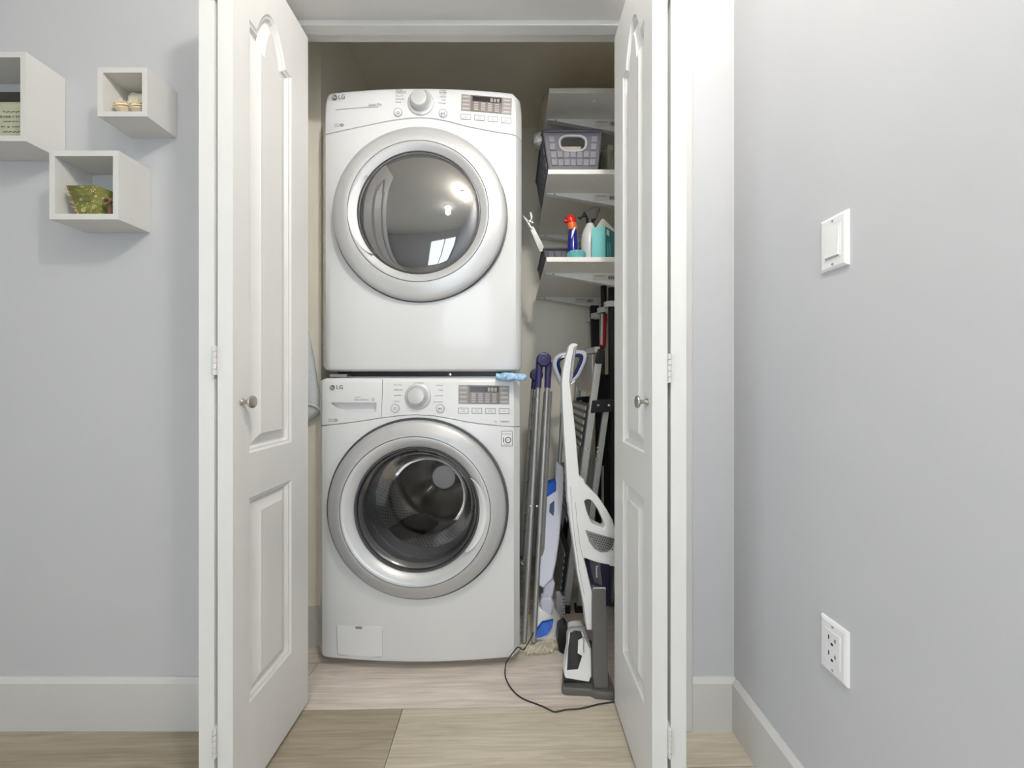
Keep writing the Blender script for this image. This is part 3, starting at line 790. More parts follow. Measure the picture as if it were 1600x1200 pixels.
def basket(label, xb0, xb1, xt0, xt1, y0, y1, zb, h, body, tile, handle, cols):
    r = thing('storage_basket', ((xb0+xb1)/2, (y0+y1)/2, zb), label, 'basket', 'woven plastic baskets on the shelves')
    th = .004
    def wall_pt(side, u, v, d=0):
        xl = xb0+(xt0-xb0)*v; xr = xb1+(xt1-xb1)*v; fl = (xb0-xt0)*v
        ya, yb = y0-fl*.5, y1+fl*.5
        if side == 'f': return V((xl+(xr-xl)*u, ya-d, zb+h*v))
        if side == 'b': return V((xl+(xr-xl)*u, yb+d, zb+h*v))
        if side == 'l': return V((xl-d, yb+(ya-yb)*u, zb+h*v))
        return V((xr+d, ya+(yb-ya)*u, zb+h*v))
    m = MB()
    oval = []
    if handle:
        hw_, hh = handle
        for k in range(24):
            a = 2*math.pi*k/24; c = math.cos(a); s2 = math.sin(a)
            oval.append((.5+hw_*(abs(c)**.6)*(1 if c > 0 else -1), .67+hh*(abs(s2)**.8)*(1 if s2 > 0 else -1)))
    m.plate([wall_pt('f', *q) for q in ((0, 0), (1, 0), (1, 1), (0, 1))], [[wall_pt('f', *q) for q in oval]] if oval else [], (0, th, 0))
    m.plate([wall_pt('b', *q) for q in ((0, 0), (1, 0), (1, 1), (0, 1))], [], (0, -th, 0))
    m.plate([wall_pt('l', *q) for q in ((0, 0), (1, 0), (1, 1), (0, 1))], [], (th, 0, 0))
    m.plate([wall_pt('r', *q) for q in ((0, 0), (1, 0), (1, 1), (0, 1))], [], (-th, 0, 0))
    m.box(xb0, xb1, y0, y1, zb, zb+.004)
    m.build('body', body, r)
    rim = [wall_pt('f', 0, 1), wall_pt('f', 1, 1), wall_pt('r', 1, 1), wall_pt('l', 0, 1)]
    rr = rounded([(p.x, p.y) for p in rim], .02, 4)
    MB().tube([V((x, y, zb+h-.003)) for x, y in rr], .0055, 8, True).build('rim', body, r)
    if oval:
        o2 = [(.5+(u-.5)*1.12, .67+(v-.67)*1.25) for u, v in oval]
        MB().tube([wall_pt('f', u, v, .001) for u, v in o2], .0045, 8, True).build('handle_ring', M['handlering'], r)
    # raised weave squares, front and left
    def square(side, u0, u1, v0, v1, d, mt):
        a = [wall_pt(side, *q, 0) for q in ((u0, v0), (u1, v0), (u1, v1), (u0, v1))]
        du, dv = (u1-u0)*.06, (v1-v0)*.06
        b = [wall_pt(side, *q, d) for q in ((u0+du, v0+dv), (u1-du, v0+dv), (u1-du, v1-dv), (u0+du, v1-dv))]
        MB().loft([a, b], False, True).build('weave_square', mt, r, smooth=0)
    rows = 4 if h > .1 else 2
    for side, n in (('f', cols), ('l', 9)):
        for i in range(n):
            for j in range(rows):
                u0 = .07+.86*i/n; u1 = .07+.86*(i+1)/n; v0 = .10+.78*j/rows; v1 = .10+.78*(j+1)/rows
                if side == 'f' and oval and (u1 > .5-handle[0]*.98 and u0 < .5+handle[0]*.98) and (v1 > .67-handle[1]*1.0): continue
                g = .10 if (i+j) % 2 else .05
                square(side, u0+(u1-u0)*g, u1-(u1-u0)*.05, v0+(v1-v0)*.05, v1-(v1-v0)*g, .0022 if (i+j) % 2 else .0034, tile)
    return r
b1 = basket('grey woven plastic basket with oval handle on the middle shelf', .1435, .338, .119, .353, 1.432, 1.78, SH[1], .148, M['basket'], M['basketlt'], (.21, .155), 7)
b2 = basket('small dark grey woven basket behind the blue spray bottle', .148, .335, .132, .345, 1.562, 1.85, SH[2], .082, M['basketdk'], M['basket'], None, 6)
def blob(name, c, rad, mt, label, cat, amp=.1, freq=9, p=2.6, seed=0, origin=None, nu=28, nv=18, floor=None):
    m = MB(); L = []
    for j in range(1, nv):
        v = math.pi*j/nv-math.pi/2
        row = []
        for i in range(nu):
            u = 2*math.pi*i/nu
            sp = lambda x: math.copysign(abs(x)**(2/p), x)
            q = V((sp(math.cos(v))*sp(math.cos(u)), sp(math.cos(v))*sp(math.sin(u)), sp(math.sin(v))))
            n = noise.fractal(q*freq*.2+V((seed, seed*2, 0)), .6, 2.2, 4)
            q *= 1+amp*n
            pt = V((c[0]+q.x*rad[0], c[1]+q.y*rad[1], c[2]+q.z*rad[2]))
            if floor is not None: pt.z = max(pt.z, floor)
            row.append(pt)
        L.append(row)
    m.loft(L)
    o = m.build(name, mt, None, origin or (c[0], c[1], c[2]-rad[2]), smooth=50)
    return tag(o, label, cat)
blob('fabric_bundle', (.285, 1.80, SH[0]+.112), (.155, .16, .115), M['cream'], 'off-white soft bundle overhanging the topmost shelf', 'bundle', .05, 10, 3.2, 3, floor=SH[0]+.001)
blob('plastic_bag', (.104, 1.47, SH[1]+.140), (.020, .030, .024), M['bag'], 'cloudy plastic bag hanging over the left rim of the grey basket', 'bag', .22, 9, 3.2, 5)
blob('green_bag', (.392, 1.52, SH[1]+.068), (.027, .06, .068), M['greenbag'], 'olive green plastic packet squeezed beside the grey woven basket', 'bag', .18, 12, 2.8, 8, floor=SH[1]+.001)
# things inside the upper basket, seen through its handle
o = MB().box(.185, .275, 1.447, 1.58, SH[1]+.0045, SH[1]+.104).build('carton', M['carton'], None, (.245, 1.53, SH[1]), bevel=.002)
tag(o, 'pale carton inside the grey basket, seen through its handle hole', 'carton')

# ---- bottles on the lowest shelf
def ell_loft(secs, n=24):
    """secs: (center, rx, ry)"""
    return [[V(c)+V((rx*math.cos(2*math.pi*k/n), ry*math.sin(2*math.pi*k/n), 0)) for k in range(n)] for c, rx, ry in secs]
S3 = SH[2]
bb = thing('spray_cleaner', (.246, 1.475, S3), 'navy blue cleaner bottle with a red spray head on the lowest shelf', 'bottle')
c = lambda z, dx=0: (.246+dx, 1.475, S3+z)
MB().loft(ell_loft([(c(.001), .020, .026), (c(.006), .0225, .029), (c(.035), .0225, .029), (c(.07), .0215, .027), (c(.10), .0195, .022), (c(.122), .018, .018), (c(.128), .017, .016)])).build('bottle_body', M['bluebottle'], bb)
MB().loft(ell_loft([(c(.126), .0178, .0168), (c(.145, -.003), .019, .018), (c(.152, -.004), .0185, .0178)])).build('collar', M['orange'], bb)
hd = MB().loft(ell_loft([(c(.150, -.004), .0172, .0172), (c(.158, -.006), .019, .018), (c(.168, -.009), .021, .018), (c(.178, -.010), .019, .016), (c(.184, -.009), .012, .012)])).build('spray_head', M['red'], bb)
MB().tube([V(c(.163, -.022)), V(c(.161, -.033))], .0075, 12).build('nozzle', M['red'], hd)
MB().prism([W(892.5, 371, 1.4466), W(894, 360, 1.4466), W(899, 353.5, 1.4466), W(899, 357, 1.4466), W(896, 366, 1.4466), W(893, 372.5, 1.4466)], (0, .004, 0)).build('label_swoosh', M['white'], bb)
tl_ = thing('jar_lid', (.260, 1.452, S3), 'round ribbed teal jar standing in front of the navy bottle', 'jar')
MB().lathe([(.032, .0005), (.0345, .003), (.0345, .008)], (.258, 1.462, S3), 'Z', 40, True, True).build('jar', M['teallid'], tl_)
MB().lathe([(.0355, .008), (.0365, .010), (.0365, .027), (.034, .030), (0, .0305)], (.258, 1.462, S3), 'Z', 40, True).build('lid', M['teallid'], tl_)
rb = MB()
for k in range(40):
    a = 2*math.pi*k/40; rb.tube([V((.258+.0368*math.cos(a), 1.462+.0368*math.sin(a), S3+.011)), V((.258+.0368*math.cos(a), 1.462+.0368*math.sin(a), S3+.026))], .0011, 4)
rb.build('rib', M['teallid'], tl_)
sb = thing('spray_bottle', (.325, 1.52, S3), 'white spray bottle with black trigger behind the teal box', 'bottle')
c = lambda z, dx=0: (.325+dx, 1.52, S3+z)
MB().loft(ell_loft([(c(.001), .034, .028), (c(.006), .037, .030), (c(.10), .037, .030), (c(.125), .034, .028), (c(.15, -.001), .024, .022), (c(.164, -.001), .016, .016), (c(.172, -.001), .0155, .0155)], 28)).build('bottle_body', M['milky'], sb)
MB().lathe([(.0175, 0), (.0175, .016), (.015, .018)], c(.170), 'Z', 20, True, True).build('collar', M['black'], sb)
tg = MB()
prof = [(-.030, .030), (-.018, .036), (.0, .048), (.022, .052), (.04, .050), (.044, .044), (.038, .036), (.03, .018), (.022, .0), (-.012, .0), (-.016, .012), (-.02, .024)]
tg.prism([V((.325+x, 1.510, S3+.186+z)) for x, z in prof], (0, .022, 0)); sh_ = tg.build('trigger_head', M['black'], sb, bevel=.003)
MB().tube([V((.312, 1.52, S3+.208)), V((.295, 1.52, S3+.205)), V((.283, 1.52, S3+.192)), V((.276, 1.52, S3+.199))], [.007, .006, .0045, .003], 10).build('trigger', M['black'], sh_)
tb = thing('detergent_box', (.375, 1.46, S3), 'teal carton with a cream flap beside the white spray bottle', 'carton')
x0, x1, x2 = .3165, .366, .42
def tbox(p0, p1, q, mt, nm):   # faces of a carton turned on the shelf
    pass
P0 = V((.3175, 1.452, 0)); P1 = V((.3685, 1.440, 0)); P2 = V((.430, 1.505, 0)); P3 = V((.380, 1.517, 0))
lp = lambda h: [P+V((0, 0, S3+h)) for P in (P0, P1, P2, P3)]
MB().loft([lp(.0005), lp(.126)]).build('carton_body', M['teal'], tb, bevel=.001)
dv = (P2-P1).normalized(); nn = V((dv.y, -dv.x, 0))*.0006
MB().prism([P1+nn+dv*.001+V((0, 0, S3+.002)), P2+nn-dv*.001+V((0, 0, S3+.002)), P2+nn-dv*.001+V((0, 0, S3+.125)), P1+nn+dv*.001+V((0, 0, S3+.125))], nn).build('carton_side', M['tealdk'], tb)
l0 = P1+nn*2.4+dv*.006+V((0, 0, S3+.095))
MB().prism([l0, l0+dv*.022, l0+dv*.022+V((0, 0, .022)), l0+V((0, 0, .022))], nn).build('side_label', M['sticker'], tb)
for k in range(3):
    l0 = P1+nn*2.4+dv*(.012+.012*k)+V((0, 0, S3+.012))
    MB().prism([l0, l0+dv*.005, l0+dv*.005+V((0, 0, .055)), l0+V((0, 0, .055))], nn).build('side_print', M['teallid'], tb)
MB().prism([V((.333, 1.468, S3+.127)), V((.36, 1.462, S3+.166)), V((.367, 1.466, S3+.168)), V((.43, 1.50, S3+.127))], (.004, .003, 0)).build('flap', M['paper'], tb)
br = thing('scrub_brush', (.405, 1.60, S3), 'blue bristled scrub brush behind the teal carton', 'brush')
MB().box(.395, .425, 1.585, 1.615, S3+.0005, S3+.135).build('brush_back', M['navy'], br, bevel=.004)
m = MB()
for k in range(60):
    x = .388+.045*random.random(); y = 1.578+.04*random.random(); m.tube([(x, y, S3+.133), (x+random.uniform(-.006, .006), y, S3+.165)], .0012, 4)
m.build('bristles', M['brushblue'], br)['kind'] = 'stuff'
# clothes peg clipped on a packet leaning out of the small basket
pk_ = thing('clothes_peg', tuple(W(826, 350, 1.56)), 'white clothes peg clipped to a packet leaning left of the lowest shelf', 'peg')
q = lambda px, py, z=1.56: W(px, py, z)
MB().prism([q(834, 354), q(836.5, 359), q(850, 385), q(847.5, 393), q(843, 393), q(828, 357.5), q(828, 352)], (0, .004, 0)).build('packet', M['bag'], pk_, bevel=.001)
for pts in ([q(816.5, 338), q(819, 338.5), q(826, 346), q(831.5, 357), q(830, 359), q(825.5, 352), q(822, 346)], [q(827.5, 332), q(829.5, 331.8), q(832, 338), q(831.6, 346), q(834, 350), q(830, 349), q(829, 340)], [q(824, 345.5), q(831.5, 343.5), q(832, 347), q(825.5, 349)]):
    MB().prism([p+V((0, -.006, 0)) for p in pts], (0, .014, 0)).build('jaw', M['pin'], pk_, bevel=.0008)

# ------------------------------------------------------------------ broom rail and poles on the right closet wall
rl = thing('broom_rail', (XCR-.01, 1.85, HC+.355), 'white clip rail for brooms on the right closet wall', 'rack')
MB().box(XCR-.012, XCR-.0005, 1.62, 2.06, HC+.34, HC+.375).build('rail', M['bracket'], rl, bevel=.002)
for y in (1.65, 1.78, 1.92, 2.04):
    m = MB(); cx = .447
    arc = [(cx+.026*math.cos(R(a)), y+.026*math.sin(R(a))) for a in range(35, 326, 20)]
    m.loft([[V((x, yy, HC+.345)), V((cx+(x-cx)*1.2, y+(yy-y)*1.2, HC+.345)), V((cx+(x-cx)*1.2, y+(yy-y)*1.2, HC+.37)), V((x, yy, HC+.37))] for x, yy in arc])
    m.box(cx+.02, XCR-.012, y-.02, y-.016, HC+.345, HC+.37); m.box(cx+.02, XCR-.012, y+.016, y+.02, HC+.345, HC+.37)
    m.build('clip', M['bracket'], rl)
def pole(name, label, pts, r, mt, cat, extra=None):
    t = thing(name, (pts[0][0], pts[0][1], pts[0][2]), label, cat)
    MB().tube(pts, r, 12).build('pole', mt, t)
    if extra: extra(t)
    return t
def redgrip(t):
    MB().tube([(.452, 1.78, HC+.34), (.440, 1.78, HC+.18)], [.013, .017], 14).build('grip', M['redpole'], t)
    MB().tube([(.447, 1.78, HC+.48), (.448, 1.78, HC+.37)], [.015, .014], 14).build('hanging_cap', M['black'], t)
    MB().tube([(.436, 1.766, HC+.34), (.432, 1.765, HC+.19)], [.006, .006], 8).build('stripe', M['sticker'], t)
pole('broom', 'red and black broom handle hanging from the clip rail', [(.447, 1.78, .25), (.440, 1.78, 1.155), (.448, 1.78, 1.44)], [.011, .0125, .0125], M['black'], 'broom', redgrip)
def brush(t): MB().box(.41, .51, 1.58, 1.72, .02, .16).build('broom_head', M['black'], t, bevel=.01)
pole('push_broom', 'black broom with the longest handle, beside the right door', [(.450, 1.65, .10), (.450, 1.65, 1.41)], [.012, .0155], M['black'], 'broom', brush)
m = MB(); m.prism([V((.428, 1.99, HC+.43)), V((.476, 1.99, HC+.43)), V((.476, 1.99, HC+.20)), V((.436, 1.99, HC+.20))], (0, .03, 0))
tag(m.build('dustpan', M['black'], None, (.45, 2.0, HC+.2), bevel=.004), 'flat black dustpan hanging at the back of the clip rail', 'dustpan')
m = MB().box(.40, .515, 1.726, 1.763, .001, 1.02); 
tag(m.build('slim_case', M['blackcloth'], None, (.46, 1.73, 0), bevel=.012), 'tall slim black case standing behind the stepladder', 'case')
blob('black_bag', (.235, 2.015, .165), (.10, .05, .165), M['blackcloth'], 'black fabric bag on the closet floor behind the steam mop', 'bag', .12, 8, 3, 11, floor=.001)
o = MB().tube([W(941.5, 728, 1.62), W(941.5, 1000, 1.62)], .006, 8).build('steel_rod', M['alu'], None, tuple(W(941.5, 1000, 1.62)))
tag(o, 'thin steel rod standing beside the stepladder', 'rod')

# ------------------------------------------------------------------ stepladder
ld = thing('stepladder', (.28, 1.75, 0), 'folded aluminium stepladder with black ribbed treads', 'ladder')
yn, yf_ = 1.55, 1.93
def rail(xb, zb, xt, zt, y, w_=.030, d=.022):
    return MB().prism([V((xb, y, zb)), V((xb+w_, y, zb)), V((xt+w_, y, zt)), V((xt, y, zt))], (0, d, 0)).build('rail', M['alumat'], ld, bevel=.003)
for y in (yn, yf_):
    rail(.213, .0, .353, 1.065, y); rail(.272, .0, .392, .885, y+.004, .026)
    m = MB().prism([V((.340, y-.006, .905)), V((.432, y-.006, .912)), V((.428, y-.006, .858)), V((.334, y-.006, .852))], (0, .034, 0)).build('hinge_plate', M['black'], ld, bevel=.003)
    for x in (.366, .41): MB().lathe([(.006, 0), (.005, .002), (0, .003)], (x, y-.006, .885), '-Y', 12).build('rivet', M['chrome'], m)
    for x, z in ((.318, .70), (.366, .705), (.366, .685), (.363, .655)): MB().lathe([(.0045, 0), (.004, .002), (0, .003)], (x, y+(.002 if x < .33 else .004), z), '-Y', 10).build('rivet', M['chrome'], ld)
    for z in (.42, .35): MB().lathe([(.0045, 0), (.004, .002), (0, .003)], (.229+z*.131, y, z), '-Y', 10).build('rivet', M['chrome'], ld)
    MB().prism([V((.355, y-.004, 1.06)), V((.388, y-.004, 1.062)), V((.394, y-.004, 1.125)), V((.366, y-.004, 1.125))], (0, .032, 0)).build('end_cap', M['black'], ld, bevel=.004)
    MB().box(.208, .248, y-.004, y+.026, .0005, .035).build('foot', M['black'], ld, bevel=.003); MB().box(.268, .304, y, y+.03, .0005, .03).build('foot', M['black'], ld, bevel=.003)
arc = [V((.366-.028*math.sin(math.pi*k/12), yn+.01+(yf_-yn+.005)*k/12, 1.122)) for k in range(13)]
MB().loft([[p+V((-.012, 0, -.013)), p+V((.012, 0, -.013)), p+V((.012, 0, .013)), p+V((-.012, 0, .013))] for p in arc]).build('hand_rail', M['alumat'], ld, bevel=.003)
def tread(xt, zt, xb, zb):
    """folded tread: a panel between the rails, ribs running from rail to rail"""
    a, b = V((xt, 0, zt)), V((xb, 0, zb)); n = 6
    m = MB().loft([[V((p.x, y, p.z)) for p in (a, b, b+V((.022, 0, .004)), a+V((.022, 0, .004)))] for y in (yn+.023, yf_-.002)])
    t = m.build('tread', M['black'], ld)
    for k in range(n):
        p = a.lerp(b, (k+.20)/n); q_ = a.lerp(b, (k+.72)/n); o_ = V((-.004, 0, 0))
        MB().loft([[V((r_.x, y, r_.z))+oo for r_, oo in ((p, o_), (q_, o_), (q_, V((0, 0, 0))), (p, V((0, 0, 0))))] for y in (yn+.023, yf_-.002)]).build('tread_strip', M['alumat'], t)
tread(.322, .885, .295, .70); tread(.262, .56, .236, .375); tread(.23, .25, .212, .08)
MB().box(.345, .349, yn+.023, yf_, .94, 1.10).build('back_panel', M['alumat'], ld)

# ------------------------------------------------------------------ folding laundry airer
ar = thing('laundry_airer', (.06, 1.36, 0), 'folded steel laundry airer with purple joints beside the washer', 'airer')
def hub(px, py, z):
    c_ = W(px, py, z)
    h_ = MB().lathe([(.0, .031), (.012, .031), (.014, .029), (.020, .029), (.026, .027), (.029, .022), (.029, -.022), (0, -.022)], c_, '-Y', 28).build('joint', M['purple'], ar)
    MB().lathe([(.0115, .030), (.0115, .033), (.005, .0335), (.004, .036), (0, .037)], c_, '-Y', 18).build('joint_pin', M['purple'], h_)
    return h_
h1 = hub(849.5, 562, 1.50); h2 = hub(838, 586, 1.66)
def leg(nm, a, b, r, mt=None, par=None): return MB().tube([a, b], r, 12).build(nm, mt or M['alu'], par or ar)
for a, b in (((843, 566), (840.8, 606)), ((857.2, 566), (855.2, 606))):
    MB().tube([W(*a, 1.50), W(*b, 1.488)], [.0145, .0125], 12).build('sleeve', M['purple'], h1)
MB().tube([W(836, 588, 1.66), W(833.5, 608, 1.65)], [.0135, .012], 12).build('sleeve', M['purple'], h2)
leg('leg', W(841, 602, 1.489), W(819, 1002, 1.332), .0098); leg('leg', W(855.3, 602, 1.489), W(834, 1001.5, 1.332), .0098)
MB().tube([W(832.5, 604, 1.652), W(814.5, 868, 1.60), W(815, 876, 1.59), W(817, 879, 1.50)], .0085, 10).build('wing_frame', M['alu'], ar)
MB().tube([W(838.5, 612, 1.56), W(822, 862, 1.46), W(820.5, 875, 1.455), W(817, 878, 1.46)], .0085, 10).build('wing_frame', M['alu'], ar)
MB().tube([W(859.8, 612, 1.56), W(847.5, 858, 1.46), W(845, 872, 1.455), W(841, 876, 1.46)], .0085, 10).build('wing_frame', M['alu'], ar)
MB().tube([W(852, 612, 1.66), W(834, 866, 1.60)], .0075, 10).build('wing_frame', M['alu'], ar)
for k in range(9):
    t = .06+.1*k
    a = W(832.5+(814.5-832.5)*t, 604+(868-604)*t, 1.652-.052*t); b = W(838.5+(822-838.5)*t, 612+(862-612)*t, 1.56-.10*t)
    leg('rung', a, b, .0035)
    a = W(852-18*t, 612+254*t, 1.66-.06*t); b = W(859.8-12.3*t, 612+246*t, 1.56-.10*t)
    leg('rung', a, b, .0035)
for px, py in ((829, 791), (839, 791)): MB().lathe([(.005, 0), (.004, .002), (0, .003)], W(px, py, 1.405), '-Y', 10).build('rivet', M['chrome'], ar)

# ------------------------------------------------------------------ steam mop
sm = thing('steam_mop', (.13, 1.40, 0), 'white and blue steam mop with a fluffy pad and loop handle', 'mop')
zm = lambda py: 1.41+(920-py)/198*.15
bpoly = [(868.5, 722), (874, 724), (880.5, 730), (881.3, 745), (880, 780), (877, 813), (874.5, 842), (870, 876), (864, 905), (849, 920.5), (841, 915), (838.5, 880), (841, 850), (844, 800), (846.5, 775), (848.5, 768), (868.5, 758)]
MB().plate([W(x, y, zm(y)) for x, y in bpoly], [], (0, .055, 0)).build('housing', M['lavender'], sm, bevel=.008, seg=3)
MB().plate([W(x, y, zm(y)-.004) for x, y in ((849, 757), (869.2, 752), (869.2, 767.5), (849, 780.5))], [], (0, .05, 0)).build('water_tank', M['tank'], sm, bevel=.004)
MB().plate([W(x, y, zm(y)-.0015) for x, y in ((859, 788), (866.2, 782), (866, 799), (864.6, 806.5), (858, 800))], [], (0, .004, 0)).build('water_gauge', M['navy'], sm)
MB().tube([W(874, 728, 1.575), W(878.8, 640, 1.63)], .0085, 12).build('lower_tube', M['alu'], sm)
MB().tube([W(878.5, 645, 1.628), W(880.5, 603, 1.652)], .0115, 12).build('upper_tube', M['lavender'], sm)
hp = rounded([(879.5, 605), (866, 570), (870, 557.5), (893, 552), (913.5, 550.5), (913, 562), (900, 590)], 9, 4)
MB().tube([W(x, y, 1.655) for x, y in hp], .0125, 12, True).build('loop_handle', M['lavender'], sm)
cx_, cy_ = sum(p[0] for p in hp)/len(hp), sum(p[1] for p in hp)/len(hp)
MB().tube([W(cx_+(x-cx_)*.80, cy_+(y-cy_)*.80, 1.648) for x, y in hp], .0085, 10, True).build('grip_lining', M['navy'], sm)
# neck and head
MB().plate([W(x, y, 1.43) for x, y in ((849, 912), (864, 905), (867.5, 913), (863, 938), (848.5, 938))], [], (0, .04, 0)).build('neck', M['lavender'], sm, bevel=.006)
MB().plate([W(x, y, 1.40) for x, y in ((846, 935), (862, 935), (866, 945), (863.5, 962), (846, 962), (843.5, 945))], [], (0, .045, 0)).build('swivel', M['lavender'], sm, bevel=.008)
plan = rounded([(.030, 1.322), (.115, 1.312), (.168, 1.345), (.205, 1.42), (.205, 1.475), (.12, 1.50), (.035, 1.47)], .03, 4)
pc = (.118, 1.425)
def ring(sc, h, sh=(0, 0)): return [V((pc[0]+sh[0]+(x-pc[0])*sc, pc[1]+sh[1]+(y-pc[1])*sc, h)) for x, y in plan]
MB().loft([ring(.74, .024, (.016, .01)), ring(.76, .034, (.016, .01)), ring(.70, .048, (.014, .012)), ring(.54, .078, (.008, .016)), ring(.38, .108, (.004, .018)), ring(.30, .116, (.004, .02))]).build('head', M['white'], sm, smooth=50)
def onhead(px, py, off=.004):
    z = (HC-.034+1.322*.92)/(.92+(py-600)/F)-off
    return W(px, py, z)
bw = [(835, 997), (840, 984), (847, 973.5), (856, 971.5), (865, 969.5), (862.5, 981), (854, 993), (845, 996)]
MB().plate([onhead(*p) for p in bw], [], (0, .012, 0)).build('steam_window', M['tank'], sm, bevel=.001)
MB().loft([ring(.96, .001), ring(1.03, .006), ring(1.03, .018), ring(.95, .026)]).build('mop_pad', M['fuzz'], sm)
fz = MB()
rp = ring(1.0, .012)
for k in range(1500):
    i = random.randrange(len(rp)); a = rp[i].lerp(rp[(i+1) % len(rp)], random.random())
    dirn = V((a.x-pc[0], a.y-pc[1], 0)).normalized()
    a = a+V((0, 0, random.uniform(-.008, .016)))-dirn*random.uniform(-.004, .014)
    tip = a+dirn*random.uniform(.004, .012)+V((random.uniform(-.006, .006), random.uniform(-.006, .006), random.uniform(-.006, .008)))
    tip.z = max(.001, tip.z)
    fz.tube([a, tip], [.0026, .0016], 4)
fz.build('fringe', M['fuzz'], sm, smooth=0)['kind'] = 'stuff'
cb_ = thing('comb_brush', (.20, 1.455, .08), 'grey comb brush standing behind the steam mop head', 'brush')
MB().plate([W(x, y, 1.455) for x, y in ((869, 928), (876, 927), (879, 935), (881, 950), (879.5, 962), (873, 969), (869.5, 965), (868.5, 945))], [], (0, .02, 0)).build('comb_body', M['greyplastic'], cb_, bevel=.003)
for k in range(7): MB().prism([W(877.5, 933+k*4.6, 1.453), W(883, 934+k*4.6, 1.453), W(883, 936+k*4.6, 1.453), W(877.5, 935.4+k*4.6, 1.453)], (0, .01, 0)).build('tooth', M['greyplastic'], cb_)
m = MB().plate([W(x, y, 1.318) for x, y in rounded([(873, 983), (883, 976), (889, 985), (889, 1012), (884, 1025), (874, 1018), (870.5, 1003)], 3, 3)], [], (0, .045, 0))
tag(m.build('floor_nozzle', M['black'], None, tuple(W(880, 1025, 1.318)), bevel=.006), 'black floor nozzle between the mop pad and the vacuum dock', 'nozzle')

# ------------------------------------------------------------------ stick vacuum in its dock
va = thing('stick_vacuum', (.23, 1.22, .02), 'white cordless stick vacuum standing in a grey dock', 'vacuum')
def zv(py): return 1.335-(py-537)/(985-537)*.105
vo = [(889.5, 541), (892.5, 537.2), (897, 536.2), (902.5, 537.5), (903, 540.5), (897.5, 543), (894, 560), (891, 585), (890.5, 597), (896, 645), (900, 682), (902.5, 713), (905, 744), (912, 748.5), (914.7, 756), (934.7, 776), (948, 796), (957, 812), (962, 830), (963.5, 850), (962.5, 872), (961.5, 886), (950, 884), (935, 880), (917, 873.5), (912.3, 872), (918, 895), (925.5, 926), (935, 960), (938, 985), (917, 985), (912, 943), (902.7, 898), (896.5, 853), (890.7, 811), (886.7, 775), (885, 733), (881.5, 680), (879.2, 636), (878, 597), (880, 577.5), (884.5, 558)]
vh = rounded([(913, 783), (918.7, 780), (925, 782.5), (934.7, 796), (946.7, 822), (944, 826.5), (924, 817), (917, 799)], 2.5, 3)
MB().plate([W(x, y, zv(y)) for x, y in vo], [[W(x, y, zv(y)) for x, y in vh]], (0, .05, 0)).build('body', M['white'], va, bevel=.006, seg=3)
MB().plate([W(x, y, zv(y)-.0006) for x, y in ((897.5, 543.5), (901.5, 541.5), (898.5, 560), (896, 585), (893, 600), (890.8, 597), (891.3, 585), (894.3, 560))], [], (0, .042, 0)).build('grip', M['greyplastic'], va, bevel=.003)
MB().tube([W(892.5, 600, zv(600)-.001), W(895.5, 597.5, zv(600)-.006), W(897.5, 595.5, zv(600)-.001)], .0032, 8).build('release_button', M['white'], va)
gp = [(914.7, 828.5), (930, 833.5), (956, 841), (961, 842.5), (957, 855), (949, 862.5), (939, 863), (929, 857.5), (921, 847)]
gr = MB().plate([W(x, y, zv(y)-.0035) for x, y in gp], [], (0, .01, 0)).build('grille', M['grille'], va, bevel=.001)
m = MB()
for r_ in range(6):
    for k in range(11):
        x = 921+k*3.6+(r_ % 2)*1.8; y = 834.5+r_*3.7+(x-921)*.26
        if r_ > 0 and x < 919+r_*3.4: continue
        if y > 860 or x > 958 or (y > 856 and x < 930): continue
        c_ = W(x, y, zv(y)-.0042); b0 = len(m.v)
        for q_ in range(6): m.v.append(c_+V((.0026*math.cos(q_*math.pi/3), 0, .0021*math.sin(q_*math.pi/3))))
        m.f.append(tuple(b0+q_ for q_ in range(6)))
m.build('grille_holes', M['slot'], gr, smooth=0, recalc=False, merge=False)['kind'] = 'stuff'
cpn = MB(); L = []
for k in range(7):
    t = k/6; y = 873+64*t; z = zv(y)+.030
    xl = 912.5+15*t; xr = 962-4*t
    c_ = (W(xl, y+(12*(1-t))*0, z)+W(xr, y, z))/2; hw_ = (xr-xl)/2*z/F
    L.append([c_+V((hw_*math.cos(2*math.pi*q_/24), .036*math.sin(2*math.pi*q_/24), -.010*math.cos(2*math.pi*q_/24)*(1-t))) for q_ in range(24)])
cpn.loft(L); cup = cpn.build('dust_cup', M['cup'], va)
def vtext(name, body, p0, p1, wdt, mt, parent, off):
    """text running downwards from p0 to p1 (world points)"""
    vs, fs = text_mesh(body, wdt*1.4)
    x0 = min(v.x for v in vs); x1 = max(v.x for v in vs); d = (p1-p0); L_ = d.length; d.normalize()
    n = V((0, -1, 0)); up = d.cross(n).normalized()*-1
    m = MB(); m.add([p0+d*((v.x-x0)/(x1-x0)*L_)+up*(-v.y)*-1+n*(v.z+off) for v in vs], fs)
    return m.build(name, mt, parent, smooth=0, recalc=False)
vtext('cup_text', 'Kenmore', W(932, 884, zv(884)-.010), W(932.5, 902, zv(902)-.010), .0075, M['sticker'], cup, .002)
# panel seam on the body
MB().tube([W(x, y, zv(y)-.0004) for x, y in ((899, 785), (901.5, 815), (906, 850), (910.5, 871))], .0006, 6).build('body_seam', M['seam'], va)
MB().tube([W(x, y, zv(y)-.0004) for x, y in ((891.5, 760), (893, 790), (898, 840), (905, 890), (913, 930))], .0006, 6).build('body_seam', M['seam'], va)
